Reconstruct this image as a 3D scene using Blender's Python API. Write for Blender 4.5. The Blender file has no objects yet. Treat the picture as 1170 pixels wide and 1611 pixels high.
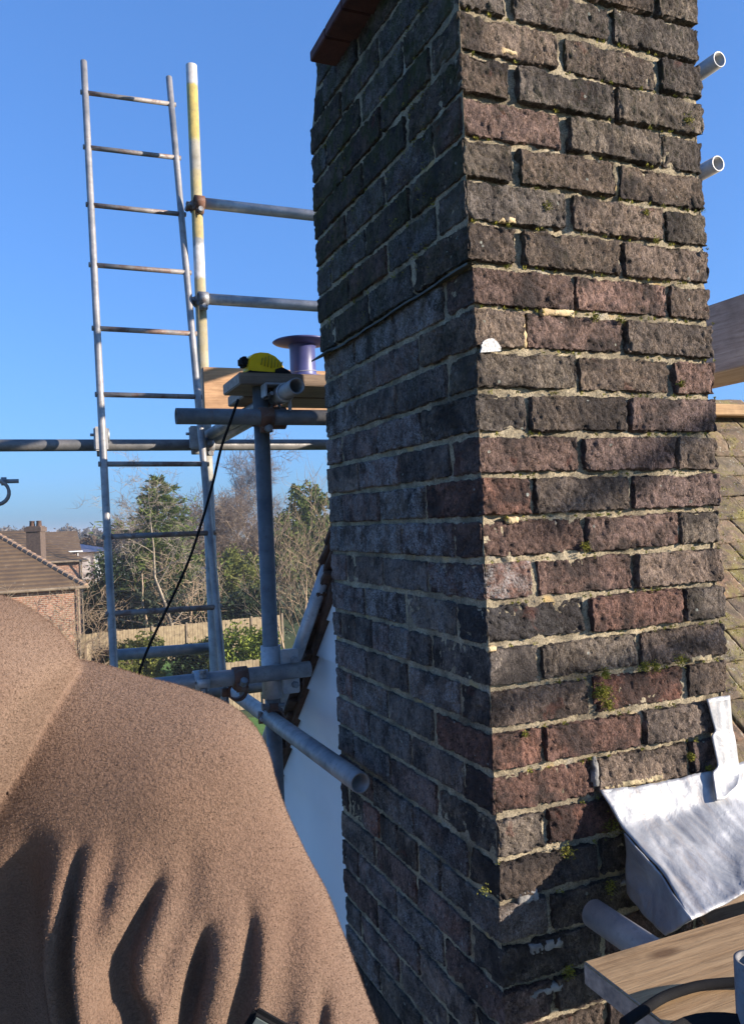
import bpy, math, random
import numpy as np
from mathutils import Vector, Matrix

random.seed(7)
rng = np.random.default_rng(7)
SC = bpy.context.scene
COL = SC.collection

# ------------------------------------------------------------------ camera
CAM = Vector((-0.7284, -1.2408, 7.0))
YAW, PITCH, ROLL, FPX = 0.3972, 0.0098, -0.0417, 1280.8
fw = Vector((math.sin(YAW)*math.cos(PITCH), math.cos(YAW)*math.cos(PITCH), math.sin(PITCH)))
rt0 = Vector((math.cos(YAW), -math.sin(YAW), 0)); up0 = rt0.cross(fw)
rt = rt0*math.cos(ROLL) + up0*math.sin(ROLL)
up = -rt0*math.sin(ROLL) + up0*math.cos(ROLL)
cd = bpy.data.cameras.new('camera'); cam = bpy.data.objects.new('camera', cd); COL.objects.link(cam)
cam.matrix_world = Matrix(((rt.x, up.x, -fw.x, CAM.x), (rt.y, up.y, -fw.y, CAM.y), (rt.z, up.z, -fw.z, CAM.z), (0, 0, 0, 1)))
cd.sensor_fit = 'VERTICAL'; cd.sensor_height = 24; cd.lens = 24*FPX/1611
cd.clip_start = 0.03; cd.clip_end = 5000
cd.shift_y = -1.5/1611 * -1
SC.camera = cam
Z0 = 6.996        # height of bed joint 0 of the stack

# ------------------------------------------------------------------ light
SUN = Vector((0.77, -0.59, 0.26)).normalized()
w = bpy.data.worlds.new('World'); SC.world = w; w.use_nodes = True
nt = w.node_tree; nt.nodes.clear()
sky = nt.nodes.new('ShaderNodeTexSky'); sky.sky_type = 'NISHITA'; sky.sun_disc = False
sky.sun_elevation = math.asin(SUN.z); sky.sun_rotation = math.atan2(SUN.x, SUN.y)
sky.altitude = 0; sky.air_density = 1.0; sky.dust_density = 1.2; sky.ozone_density = 2.0
tint = nt.nodes.new('ShaderNodeMix'); tint.data_type = 'RGBA'; tint.blend_type = 'MULTIPLY'
tint.inputs['Factor'].default_value = 1.0; tint.inputs[7].default_value = (0.40, 0.75, 1.40, 1)
bg = nt.nodes.new('ShaderNodeBackground'); bg.inputs['Strength'].default_value = 0.15
wo = nt.nodes.new('ShaderNodeOutputWorld')
gam = nt.nodes.new('ShaderNodeGamma'); gam.inputs[1].default_value = 0.6; nt.links.new(sky.outputs[0], gam.inputs[0]); nt.links.new(gam.outputs[0], tint.inputs[6]); nt.links.new(tint.outputs[2], bg.inputs['Color']); nt.links.new(bg.outputs[0], wo.inputs[0])
sl = bpy.data.lights.new('sun', 'SUN'); sl.energy = 5.0; sl.angle = math.radians(0.5); sl.color = (1.0, 0.87, 0.73)
so = bpy.data.objects.new('sun', sl); COL.objects.link(so)
so.rotation_euler = SUN.to_track_quat('Z', 'Y').to_euler(); so.location = (6, -4, 12)
SC.view_settings.view_transform = 'Standard'; SC.view_settings.look = 'None'
SC.view_settings.exposure = 1.15; SC.view_settings.gamma = 1.0; SC.view_settings.use_curve_mapping = False

# ------------------------------------------------------------------ helpers
def ray(px, py):
    return fw + rt*((px-585)/FPX) + up*((807-py)/FPX)
def at(px, py, d): return CAM + ray(px, py)*d
def atY(px, py, Y):
    r = ray(px, py); return CAM + r*((Y-CAM.y)/r.y)
def atX(px, py, X):
    r = ray(px, py); return CAM + r*((X-CAM.x)/r.x)
def atZ(px, py, Z):
    r = ray(px, py); return CAM + r*((Z-CAM.z)/r.z)

_perm = np.random.default_rng(3).integers(0, 256, 512)
_grad = np.random.default_rng(4).normal(size=(256, 3)); _grad /= np.linalg.norm(_grad, axis=1)[:, None]
def perlin(P):
    P = np.asarray(P, float); i = np.floor(P).astype(int); f = P-i; u = f*f*f*(f*(f*6-15)+10)
    i &= 255; out = 0
    def g(dx, dy, dz):
        h = _perm[(_perm[(_perm[(i[:, 0]+dx) & 255]+i[:, 1]+dy) & 255]+i[:, 2]+dz) & 255] & 255
        return (_grad[h]*(f-np.array([dx, dy, dz]))).sum(1)
    x0 = g(0,0,0)*(1-u[:, 0])+g(1,0,0)*u[:, 0]; x1 = g(0,1,0)*(1-u[:, 0])+g(1,1,0)*u[:, 0]
    x2 = g(0,0,1)*(1-u[:, 0])+g(1,0,1)*u[:, 0]; x3 = g(0,1,1)*(1-u[:, 0])+g(1,1,1)*u[:, 0]
    y0 = x0*(1-u[:, 1])+x1*u[:, 1]; y1 = x2*(1-u[:, 1])+x3*u[:, 1]
    return (y0*(1-u[:, 2])+y1*u[:, 2])*1.6
def fbm(P, o=3):
    s = 0; a = 1.0; P = np.asarray(P, float)
    for k in range(o): s = s + a*perlin(P*(2.03**k)+k*17.3); a *= .5
    return s

def fast_mesh(name, V, F, smooth=False):
    """V (n,3) array, F (m,3|4) array or a list of index tuples"""
    me = bpy.data.meshes.new(name)
    if isinstance(F, np.ndarray):
        k = F.shape[1]; me.vertices.add(len(V)); me.vertices.foreach_set('co', np.ascontiguousarray(V, dtype=np.float32).ravel())
        me.loops.add(F.size); me.loops.foreach_set('vertex_index', np.ascontiguousarray(F, dtype=np.int32).ravel())
        me.polygons.add(len(F)); me.polygons.foreach_set('loop_start', np.arange(0, F.size, k, dtype=np.int32))
        me.update(calc_edges=True)
    else:
        me.from_pydata([tuple(v) for v in V], [], F); me.update()
    if smooth and len(me.polygons): me.polygons.foreach_set('use_smooth', np.ones(len(me.polygons), dtype=bool)); me.update()
    return me

def add(name, me, mat=None, parent=None, loc=None, label=None, cat=None, group=None, kind=None):
    o = bpy.data.objects.new(name, me); COL.objects.link(o)
    if mat is not None and me is not None and not me.materials: me.materials.append(mat)
    if parent is not None: o.parent = parent
    if loc is not None: o.location = loc
    if label: o['label'] = label
    if cat: o['category'] = cat
    if group: o['group'] = group
    if kind: o['kind'] = kind
    return o
def thing(name, label, cat, loc=(0, 0, 0), group=None, rz=0):
    o = add(name, None, loc=loc, label=label, cat=cat, group=group); o.rotation_euler.z = rz; return o
def copy_tree(o, parent=None):
    c = o.copy(); COL.objects.link(c)
    if parent is not None: c.parent = parent
    for ch in list(o.children): copy_tree(ch, c)
    return c

class MB:
    """collects polygons for one mesh"""
    def __init__(s): s.v = []; s.f = []
    def quadbox(s, P):   # 8 points, bottom 4 (ccw from above) then top 4
        b = len(s.v); s.v += [tuple(p) for p in P]
        s.f += [(b+3,b+2,b+1,b),(b+4,b+5,b+6,b+7),(b,b+1,b+5,b+4),(b+1,b+2,b+6,b+5),(b+2,b+3,b+7,b+6),(b+3,b,b+4,b+7)]; return s
    def box(s, lo, hi):
        x0,y0,z0 = lo; x1,y1,z1 = hi
        return s.quadbox([(x0,y0,z0),(x1,y0,z0),(x1,y1,z0),(x0,y1,z0),(x0,y0,z1),(x1,y0,z1),(x1,y1,z1),(x0,y1,z1)])
    def tube(s, a, b, r0, r1=None, n=12, inner=None, cap=True):
        a = Vector(a); b = Vector(b); r1 = r0 if r1 is None else r1
        d = (b-a).normalized(); x = d.orthogonal().normalized(); y = d.cross(x)
        base = len(s.v); cs = [(math.cos(2*math.pi*k/n), math.sin(2*math.pi*k/n)) for k in range(n)]
        for p, r in ((a, r0), (b, r1)): s.v += [tuple(p+(x*c+y*q)*r) for c, q in cs]
        for k in range(n): s.f.append((base+k, base+(k+1) % n, base+n+(k+1) % n, base+n+k))
        if inner:
            b2 = len(s.v)
            for p in (a, b): s.v += [tuple(p+(x*c+y*q)*inner) for c, q in cs]
            for k in range(n):
                k2 = (k+1) % n
                s.f += [(b2+k2, b2+k, b2+n+k, b2+n+k2), (base+k2, base+k, b2+k, b2+k2), (base+n+k, base+n+k2, b2+n+k2, b2+n+k)]
        elif cap:
            s.f += [tuple(base+k for k in reversed(range(n))), tuple(base+n+k for k in range(n))]
        return s
    def path(s, pts, rad, n=8):
        pts = [Vector(p) for p in pts]; base = len(s.v); x = None
        for i, p in enumerate(pts):
            d = (pts[min(i+1, len(pts)-1)]-pts[max(i-1, 0)]).normalized()
            x = d.orthogonal().normalized() if x is None else (x-d*x.dot(d)).normalized()
            y = d.cross(x); r = rad[i] if isinstance(rad, (list, tuple)) else rad
            s.v += [tuple(p+(x*math.cos(2*math.pi*k/n)+y*math.sin(2*math.pi*k/n))*r) for k in range(n)]
        for i in range(len(pts)-1):
            for k in range(n): s.f.append((base+i*n+k, base+i*n+(k+1) % n, base+(i+1)*n+(k+1) % n, base+(i+1)*n+k))
        s.f += [tuple(base+k for k in reversed(range(n))), tuple(base+(len(pts)-1)*n+k for k in range(n))]
        return s
    def lathe(s, prof, n=24, c=(0, 0, 0)):
        b = len(s.v); c = Vector(c)
        for r, z in prof: s.v += [(c.x+r*math.cos(2*math.pi*k/n), c.y+r*math.sin(2*math.pi*k/n), c.z+z) for k in range(n)]
        for i in range(len(prof)-1):
            for k in range(n): s.f.append((b+i*n+k, b+i*n+(k+1) % n, b+(i+1)*n+(k+1) % n, b+(i+1)*n+k))
        return s
    def prism(s, poly, off):  # poly: list of Vector, off: Vector
        b = len(s.v); n = len(poly); s.v += [tuple(p) for p in poly]+[tuple(Vector(p)+off) for p in poly]
        s.f += [tuple(range(b+n-1, b-1, -1)), tuple(range(b+n, b+2*n))]
        for k in range(n): s.f.append((b+k, b+(k+1) % n, b+n+(k+1) % n, b+n+k))
        return s
    def mesh(s, name, smooth=False, bevel=0):
        me = fast_mesh(name, s.v, s.f, smooth)
        import bmesh
        bm = bmesh.new(); bm.from_mesh(me)
        bmesh.ops.recalc_face_normals(bm, faces=bm.faces)
        if bevel: bmesh.ops.bevel(bm, geom=[e for e in bm.edges if e.is_manifold and e.calc_face_angle(0) > .6], offset=bevel, segments=2, affect='EDGES', clamp_overlap=True)
        bm.to_mesh(me); bm.free()
        if smooth:
            for p in me.polygons: p.use_smooth = len(p.vertices) <= 4
        return me
def tubes(name, *a, **k): return None

# ------------------------------------------------------------------ materials
class N:
    def __init__(s, name):
        s.m = bpy.data.materials.new(name); s.m.use_nodes = True; s.t = s.m.node_tree; s.b = s.t.nodes['Principled BSDF']
        s.co = s.t.nodes.new('ShaderNodeTexCoord')
    def n(s, k, **kw):
        x = s.t.nodes.new(k)
        for a, b in kw.items(): setattr(x, a, b)
        return x
    def l(s, a, b): s.t.links.new(a, b)
    def noise(s, scale, detail=6, rough=.6, src=None, dist=0, kind=None):
        x = s.n('ShaderNodeTexNoise'); x.inputs['Scale'].default_value = scale; x.inputs['Detail'].default_value = detail
        x.inputs['Roughness'].default_value = rough; x.inputs['Distortion'].default_value = dist
        s.l(src if src is not None else s.co.outputs['Object'], x.inputs['Vector']); return x.outputs['Fac']
    def map(s, src=None, scale=(1, 1, 1), loc=(0, 0, 0), rot=(0, 0, 0)):
        x = s.n('ShaderNodeMapping'); x.inputs['Scale'].default_value = scale; x.inputs['Rotation'].default_value = rot
        if isinstance(loc, tuple): x.inputs['Location'].default_value = loc
        else: s.l(loc, x.inputs['Location'])
        s.l(src if src is not None else s.co.outputs['Object'], x.inputs['Vector']); return x.outputs[0]
    def ramp(s, fac, *stops):
        x = s.n('ShaderNodeValToRGB'); e = x.color_ramp.elements
        while len(e) < len(stops): e.new(.5)
        for i, (p, c) in enumerate(stops):
            e[i].position = p; e[i].color = (c, c, c, 1) if not isinstance(c, tuple) else (*c, 1)
        s.l(fac, x.inputs[0]); return x.outputs[0]
    def mix(s, fac, a, b, mode='MIX'):
        x = s.n('ShaderNodeMix', data_type='RGBA', blend_type=mode)
        for sock, v in ((x.inputs[0], fac), (x.inputs[6], a), (x.inputs[7], b)):
            if isinstance(v, (int, float)): sock.default_value = v if sock.type == 'VALUE' else (v, v, v, 1)
            elif isinstance(v, tuple): sock.default_value = (*v, 1)
            else: s.l(v, sock)
        return x.outputs[2]
    def math(s, op, a, b=0.0, clamp=False):
        x = s.n('ShaderNodeMath', operation=op, use_clamp=clamp)
        for sock, v in ((x.inputs[0], a), (x.inputs[1], b)):
            if isinstance(v, (int, float)): sock.default_value = v
            else: s.l(v, sock)
        return x.outputs[0]
    def bump(s, h, dist, strength=1.0, normal=None):
        x = s.n('ShaderNodeBump'); x.inputs['Distance'].default_value = dist; x.inputs['Strength'].default_value = strength
        s.l(h, x.inputs['Height'])
        if normal is not None: s.l(normal, x.inputs['Normal'])
        return x.outputs[0]
    def out(s, col=None, rough=None, metal=None, normal=None, spec=None):
        for k, v in (('Base Color', col), ('Roughness', rough), ('Metallic', metal), ('Normal', normal), ('Specular IOR Level', spec)):
            if v is None: continue
            if isinstance(v, tuple): s.b.inputs[k].default_value = (*v, 1)
            elif isinstance(v, (int, float)): s.b.inputs[k].default_value = v
            else: s.l(v, s.b.inputs[k])
        return s.m
def mat_noise(name, c1, c2, scale, rough=.8, metal=0, bd=0, bs=None, detail=6, spec=None, lo=.35, hi=.65):
    k = N(name); f = k.noise(scale, detail); c = k.ramp(f, (lo, c1), (hi, c2))
    nm = k.bump(k.noise(bs or scale*3, 6), bd) if bd else None
    return k.out(c, rough, metal, nm, spec)

def m_brick():
    k = N('brick'); oi = k.n('ShaderNodeObjectInfo'); geo = k.n('ShaderNodeNewGeometry')
    pos = geo.outputs['Position']; rnd = oi.outputs['Random']
    base = oi.outputs['Color']
    off = k.n('ShaderNodeVectorMath', operation='SCALE'); off.inputs[0].default_value = (13, 29, 7); k.l(rnd, off.inputs['Scale'])
    va = k.n('ShaderNodeVectorMath', operation='ADD'); k.l(pos, va.inputs[0]); k.l(off.outputs[0], va.inputs[1]); P = va.outputs[0]
    f1 = k.noise(28, 8, .65, P, 1.0)
    c = k.mix(k.ramp(f1, (.32, .0), (.68, 1.0)), k.mix(1, base, (.42, .43, .46), 'MULTIPLY'), k.mix(1, base, (1.6, 1.58, 1.5), 'MULTIPLY'))
    f2 = k.noise(150, 8, .75, P, .5)
    c = k.mix(k.ramp(f2, (.34, .95), (.47, 0.0)), c, (.016, .014, .014))
    f3 = k.noise(420, 4, .7, P)
    c = k.mix(k.ramp(k.noise(190, 6, .75, k.map(P, (1, 1, .5)), 1.0), (.50, 0.0), (.66, .85)), c, k.mix(1, base, (2.4, 2.4, 2.2), 'MULTIPLY'))
    # soot patches
    c = k.mix(k.ramp(k.noise(9, 5, .6, P, .6), (.46, 0.0), (.60, .8)), c, (.040, .034, .033))
    # red core showing where the fireskin has gone
    c = k.mix(k.math('MULTIPLY', k.ramp(k.noise(17, 4, .5, P, .8), (.62, 0.0), (.68, .5)), k.ramp(rnd, (.70, 0.0), (.76, 1.0))), c, (.16, .060, .042))
    # green algae on the upper part of the shaded side
    sx = k.n('ShaderNodeSeparateXYZ'); k.l(geo.outputs['Normal'], sx.inputs[0])
    sp = k.n('ShaderNodeSeparateXYZ'); k.l(pos, sp.inputs[0])
    left = k.math('MULTIPLY', sx.outputs[0], -1.0, True)
    hi = k.math('MULTIPLY_ADD', sp.outputs[2], 1.3); hi.node.inputs[2].default_value = -9.25; hi.node.use_clamp = True
    alg = k.math('MULTIPLY', k.math('MULTIPLY', left, hi), k.ramp(k.noise(14, 7, .7, pos), (.42, 0.0), (.6, .85)))
    c = k.mix(alg, c, (.075, .085, .022))
    alg2 = k.math('MULTIPLY', k.ramp(k.noise(7, 8, .75, pos), (.56, 0.0), (.7, .6)), k.ramp(f2, (.4, 0.0), (.6, 1.0)))
    c = k.mix(k.math('MULTIPLY', alg2, .35), c, (.10, .10, .03))
    # white salts, amount stored per brick
    ef = k.math('MULTIPLY', k.ramp(k.noise(20, 8, .75, pos, .4), (.41, 0.0), (.58, 1.0)), k.math('SUBTRACT', 1.0, oi.outputs['Alpha']))
    ef = k.math('MULTIPLY', ef, k.ramp(k.noise(260, 4, .7, pos), (.38, 0.0), (.58, 1.0)))
    c = k.mix(ef, c, (.55, .54, .53))
    # lichen specks
    vo = k.n('ShaderNodeTexVoronoi'); vo.inputs['Scale'].default_value = 42; vo.inputs['Randomness'].default_value = 1; k.l(pos, vo.inputs['Vector'])
    sel = k.n('ShaderNodeSeparateColor'); k.l(vo.outputs['Color'], sel.inputs[0])
    sp2 = k.math('MULTIPLY', k.math('LESS_THAN', vo.outputs['Distance'], .13), k.math('GREATER_THAN', sel.outputs[0], .86))
    c = k.mix(k.math('MULTIPLY', sp2, .8), c, (.42, .45, .40))
    # creases and drag marks
    cr = k.noise(62, 5, .62, k.map(P, (1, 1, .62), rot=(0, .5, 0)), 2.6)
    cr = k.math('ABSOLUTE', k.math('SUBTRACT', cr, .5)); crk = k.ramp(cr, (.0, 1.0), (.035, .0))
    crm = k.math('MULTIPLY', crk, k.ramp(k.noise(21, 4, .6, P), (.40, 0.0), (.58, 1.0)))
    c = k.mix(k.math('MULTIPLY', crm, .75), c, (.012, .010, .010))
    # relief: dragged, creased, pitted face
    m1 = k.map(P, (1, 1, .5)); r1 = k.noise(115, 8, .72, m1, 2.2)
    r2 = k.noise(330, 6, .7, P, .4)
    v2 = k.n('ShaderNodeTexVoronoi'); v2.inputs['Scale'].default_value = 170; k.l(P, v2.inputs['Vector'])
    h = k.math('ADD', k.math('MULTIPLY', r1, 1.0), k.math('MULTIPLY', r2, .35))
    h = k.math('ADD', h, k.math('MULTIPLY', k.ramp(v2.outputs['Distance'], (.0, 0.0), (.4, 1.0)), .28))
    h = k.math('SUBTRACT', h, k.math('MULTIPLY', crm, .55))
    h = k.math('ADD', h, k.math('MULTIPLY', k.noise(40, 4, .6, P, 1.0), .5))
    return k.out(c, .9, 0, k.bump(h, .014), .25)

def m_mortar():
    k = N('mortar'); geo = k.n('ShaderNodeNewGeometry'); pos = geo.outputs['Position']
    f = k.noise(16, 7, .7, pos)
    c = k.ramp(f, (.30, (.21, .175, .125)), (.45, (.37, .31, .21)), (.58, (.52, .44, .30)), (.7, (.46, .42, .35)))
    c = k.mix(k.ramp(k.noise(7, 6, .7, pos), (.48, 0.0), (.64, .75)), c, (.11, .095, .07))
    c = k.mix(k.ramp(k.noise(8, 8, .8, pos, .5), (.60, 0.0), (.68, .6)), c, (.12, .12, .03))
    c = k.mix(k.ramp(k.noise(300, 4, .7, pos), (.35, .7), (.55, 0.0)), c, (.05, .045, .035))
    c = k.mix(k.ramp(k.noise(11, 2, .5, k.map(pos, loc=(5, 9, 2))), (.66, 0.0), (.70, .9)), c, (.50, .36, .17))
    h = k.math('ADD', k.noise(120, 8, .75, pos, .5), k.math('MULTIPLY', k.noise(500, 4, .7, pos), .3))
    return k.out(c, .95, 0, k.bump(h, .006), .15)

def m_galv(name, tone=.32, rust=.0, warm=(1, 1, 1), rough=.42, metal=.35):
    k = N(name); oi = k.n('ShaderNodeObjectInfo')
    f = k.noise(9, 6, .65, k.map(loc=oi.outputs['Random']))
    c = k.ramp(f, (.3, tuple(tone*.62*q for q in (.92, 1, 1.1))), (.5, tuple(tone*q for q in (.96*warm[0], 1*warm[1], 1.04*warm[2]))), (.72, tuple(tone*1.5*q for q in warm)))
    c = k.mix(k.ramp(k.noise(60, 5, .7), (.55, 0.0), (.7, .5)), c, (.5*tone, .48*tone, .45*tone))
    r = k.ramp(k.noise(14, 7, .75, None, .4), (.62-rust*.3, 0.0), (.70-rust*.25, .85))
    c = k.mix(k.math('MULTIPLY', r, min(1, .25+rust)), c, (.13, .05, .025))
    ro = k.ramp(k.noise(30, 5, .6), (.3, rough-.08), (.7, rough+.22))
    return k.out(c, ro, metal, k.bump(k.noise(90, 5, .6), .0006))

def m_wood(name, c1, c2, scale=1.0, axis=0, knots=True, rough=.75):
    k = N(name); sc = [14, 14, 14]; sc[axis] = .9
    v = k.map(scale=tuple(q*scale for q in sc))
    w1 = k.noise(1.6, 6, .6, v, 1.8)
    gr = k.noise(9, 6, .7, v, .5)
    c = k.mix(k.ramp(w1, (.3, 0.0), (.7, 1.0)), c1, c2)
    c = k.mix(k.ramp(gr, (.35, .55), (.55, 0.0)), c, tuple(q*.45 for q in c1))
    if knots:
        kv = k.map(scale=(3.2 if axis == 0 else 9, 3.2 if axis == 1 else 9, 9)); vo = k.n('ShaderNodeTexVoronoi'); vo.inputs['Scale'].default_value = 1; k.l(kv, vo.inputs['Vector'])
        c = k.mix(k.ramp(vo.outputs['Distance'], (.05, .8), (.12, 0.0)), c, (.10, .05, .022))
    c = k.mix(k.ramp(k.noise(5, 5, .7), (.52, 0.0), (.72, .5)), c, tuple(q*.4 for q in c1))
    return k.out(c, rough, 0, k.bump(gr, .0012), .3)

M = dict(
    brick=m_brick(), mortar=m_mortar(),
    galv=m_galv('galvanised steel', .25, .1, (1.06, 1, .95)), galv_dark=m_galv('dull grey steel', .15, .15, (1.05, 1, .96), .5),
    galv_light=m_galv('bright galvanised steel', .36, .05, (1.05, 1, .96)), galv_rust=m_galv('rusty steel', .16, .75, (1.2, .95, .8), .7, .3),
    rung=m_galv('rusting ladder rung', .22, .5, (1.1, .98, .9), .6, .4),
    coupler=m_galv('worn coupler steel', .24, .3, (1, 1, 1), .5, .6),
    board=m_wood('weathered scaffold board', (.33, .20, .095), (.47, .315, .165)),
    board_dark=m_wood('old brown board', (.17, .12, .085), (.25, .185, .13)),
    board_y=m_wood('grey brown board', (.36, .28, .24), (.50, .41, .36), axis=1),
    toe=m_wood('orange toe board', (.40, .23, .12), (.50, .31, .17)),
    endgrain=mat_noise('sawn end grain', (.20, .17, .15), (.40, .33, .27), 60, .9, bd=.001),
    lead=None, white=mat_noise('white painted boards', (.74, .76, .79), (.80, .82, .84), 5, .45, bd=.0006, bs=30),
    tile=None, black=mat_noise('black rubber', (.006, .006, .007), (.012, .012, .013), 20, .9, spec=.15),
)
def m_pole():
    k = N('yellow painted standard'); geo = k.n('ShaderNodeNewGeometry'); s = k.n('ShaderNodeSeparateXYZ'); k.l(geo.outputs['Position'], s.inputs[0])
    z = k.math('SUBTRACT', s.outputs[2], 7.0); z = k.math('ADD', z, k.math('MULTIPLY', k.math('SUBTRACT', k.noise(26, 4), .5), .05))
    t = k.math('MULTIPLY', z, .5)
    grey = k.ramp(k.noise(20, 6, .7), (.35, (.20, .205, .20)), (.65, (.36, .36, .34)))
    yel = k.ramp(k.noise(30, 6, .7), (.3, (.34, .27, .10)), (.6, (.56, .42, .12)))
    wht = k.ramp(k.noise(30, 5, .7), (.3, (.42, .40, .36)), (.6, (.62, .60, .56)))
    isy = k.ramp(t, (0, .05), (.30, .15), (.35, .4), (.555, .5), (.56, 0.0), (.625, 0.0), (.63, .75), (.775, .6), (.78, .15), (.84, .3), (.85, 1.0), (.965, 1.0), (.97, 0.0))
    isw = k.ramp(t, (.54, 0.0), (.545, 1.0), (.61, 1.0), (.615, 0.0), (.965, 0.0), (.97, .85))
    c = k.mix(isy, grey, yel); c = k.mix(isw, c, wht)
    c = k.mix(k.ramp(k.noise(45, 6, .8), (.58, 0.0), (.68, .7)), c, (.16, .13, .10))
    return k.out(c, .55, .15, k.bump(k.noise(80, 5), .0006))
M['pole'] = m_pole()
def m_lead():
    k = N('lead sheet'); geo = k.n('ShaderNodeNewGeometry'); pos = geo.outputs['Position']
    c = k.ramp(k.noise(9, 7, .65, pos, 1.2), (.3, (.20, .21, .23)), (.5, (.33, .34, .35)), (.72, (.48, .48, .48)))
    st = k.noise(9, 7, .75, k.map(pos, (7, 1.0, 1.0)), .8)
    c = k.mix(k.ramp(st, (.50, 0.0), (.64, .5)), c, (.36, .30, .25))
    c = k.mix(k.ramp(k.noise(60, 6, .8, pos), (.58, 0.0), (.70, .5)), c, (.20, .205, .22))
    h = k.math('ADD', k.noise(22, 5, .6, pos, .6), k.math('MULTIPLY', k.noise(180, 4, .6, pos), .12))
    return k.out(c, .5, .2, k.bump(h, .003))
M['lead'] = m_lead()
def m_tile():
    k = N('mossy clay tile'); oi = k.n('ShaderNodeObjectInfo'); geo = k.n('ShaderNodeNewGeometry'); pos = geo.outputs['Position']
    c = k.ramp(oi.outputs['Random'], (0, (.12, .085, .06)), (.5, (.19, .13, .08)), (.8, (.20, .16, .11)), (1, (.26, .13, .075)))
    c = k.mix(k.ramp(k.noise(30, 7, .7, pos), (.4, .7), (.6, 0.0)), c, (.06, .05, .035))
    c = k.mix(k.ramp(k.noise(10, 8, .75, pos, .5), (.47, 0.0), (.60, .75)), c, (.19, .165, .045))
    c = k.mix(k.ramp(k.noise(75, 5, .8, pos), (.60, 0.0), (.66, .7)), c, (.45, .45, .38))
    return k.out(c, .9, 0, k.bump(k.noise(110, 8, .7, pos), .004))
M['tile'] = m_tile()

# ================================================================== THE STACK
BW, BL, BH, J = .1025, .215, .065, .010
GR = .0009   # bricks swell a little into the joints
UX = .225; LX = 2.5*UX-J; UY = .2287; LY = 3.5*UY-J
CN = .075
_topo = {}
def box_topo(n):
    if n in _topo: return _topo[n]
    idx = {}; V = []; F = []
    def vid(t):
        if t not in idx: idx[t] = len(V); V.append(t)
        return idx[t]
    for ax in range(3):
        a, b = [(1, 2), (2, 0), (0, 1)][ax]
        for side in (0, n[ax]):
            for i in range(n[a]):
                for j in range(n[b]):
                    q = []
                    for di, dj in ((0, 0), (1, 0), (1, 1), (0, 1)):
                        t = [0, 0, 0]; t[ax] = side; t[a] = i+di; t[b] = j+dj; q.append(vid(tuple(t)))
                    F.append(q if side else q[::-1])
    _topo[n] = (np.array(V, float)/np.array(n)*2-1, np.array(F)); return _topo[n]
def brick_mesh(size, centre, step=.0062, rough=1.0, rr=.0038, name='brick', chip=1.0):
    st3 = step if isinstance(step, tuple) else (step,)*3
    n = tuple(max(2, int(round(s/q))) for s, q in zip(size, st3))
    U, F = box_topo(n); h = np.array(size)/2
    # non-uniform: pull grid lines towards the edges
    U = np.sign(U)*(1-(1-np.abs(U))**1.15)
    P = U*h; Wp = P+np.array(centre)+37.0
    r = rr
    q = np.clip(P, -(h-r), h-r); D = P-q; L = np.linalg.norm(D, axis=1)[:, None]+1e-9; D = D/L
    P = q+D*r
    a = 1-(h-np.abs(P))/.016; a = np.clip(a, 0, 1); a.sort(axis=1); edge = a[:, 1]
    lo = perlin(Wp*9)*.0018+perlin(Wp*23+5)*.0012
    Wd = Wp+np.stack([perlin(Wp*30+1), perlin(Wp*30+2), perlin(Wp*30+3)], 1)*.012; mid = np.abs(perlin(Wd*np.array([85, 85, 42])+9)); fine = perlin(Wd*150+3); pit = np.clip(perlin(Wd*58+31)-.32, 0, 1)
    disp = lo+rough*(-.0050*(1-np.clip(mid*2.6, 0, 1))**1.5-.004*pit+.0009*fine+.0018*perlin(Wd*40+77)-.0045*np.clip(perlin(Wd*np.array([34, 34, 60])+91)-.38, 0, 1))
    er = np.clip(perlin(Wp*24+11)-.12, 0, 1)*.013*chip+np.clip(perlin(Wp*60+2)+.1, 0, 1)*.003
    disp = disp-edge*er*rough
    P = P+D*disp[:, None]
    P = P+np.stack([perlin(Wp*7+20), perlin(Wp*7+40), perlin(Wp*7+60)], 1)*.0012
    return fast_mesh(name, P, F, True)

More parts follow.
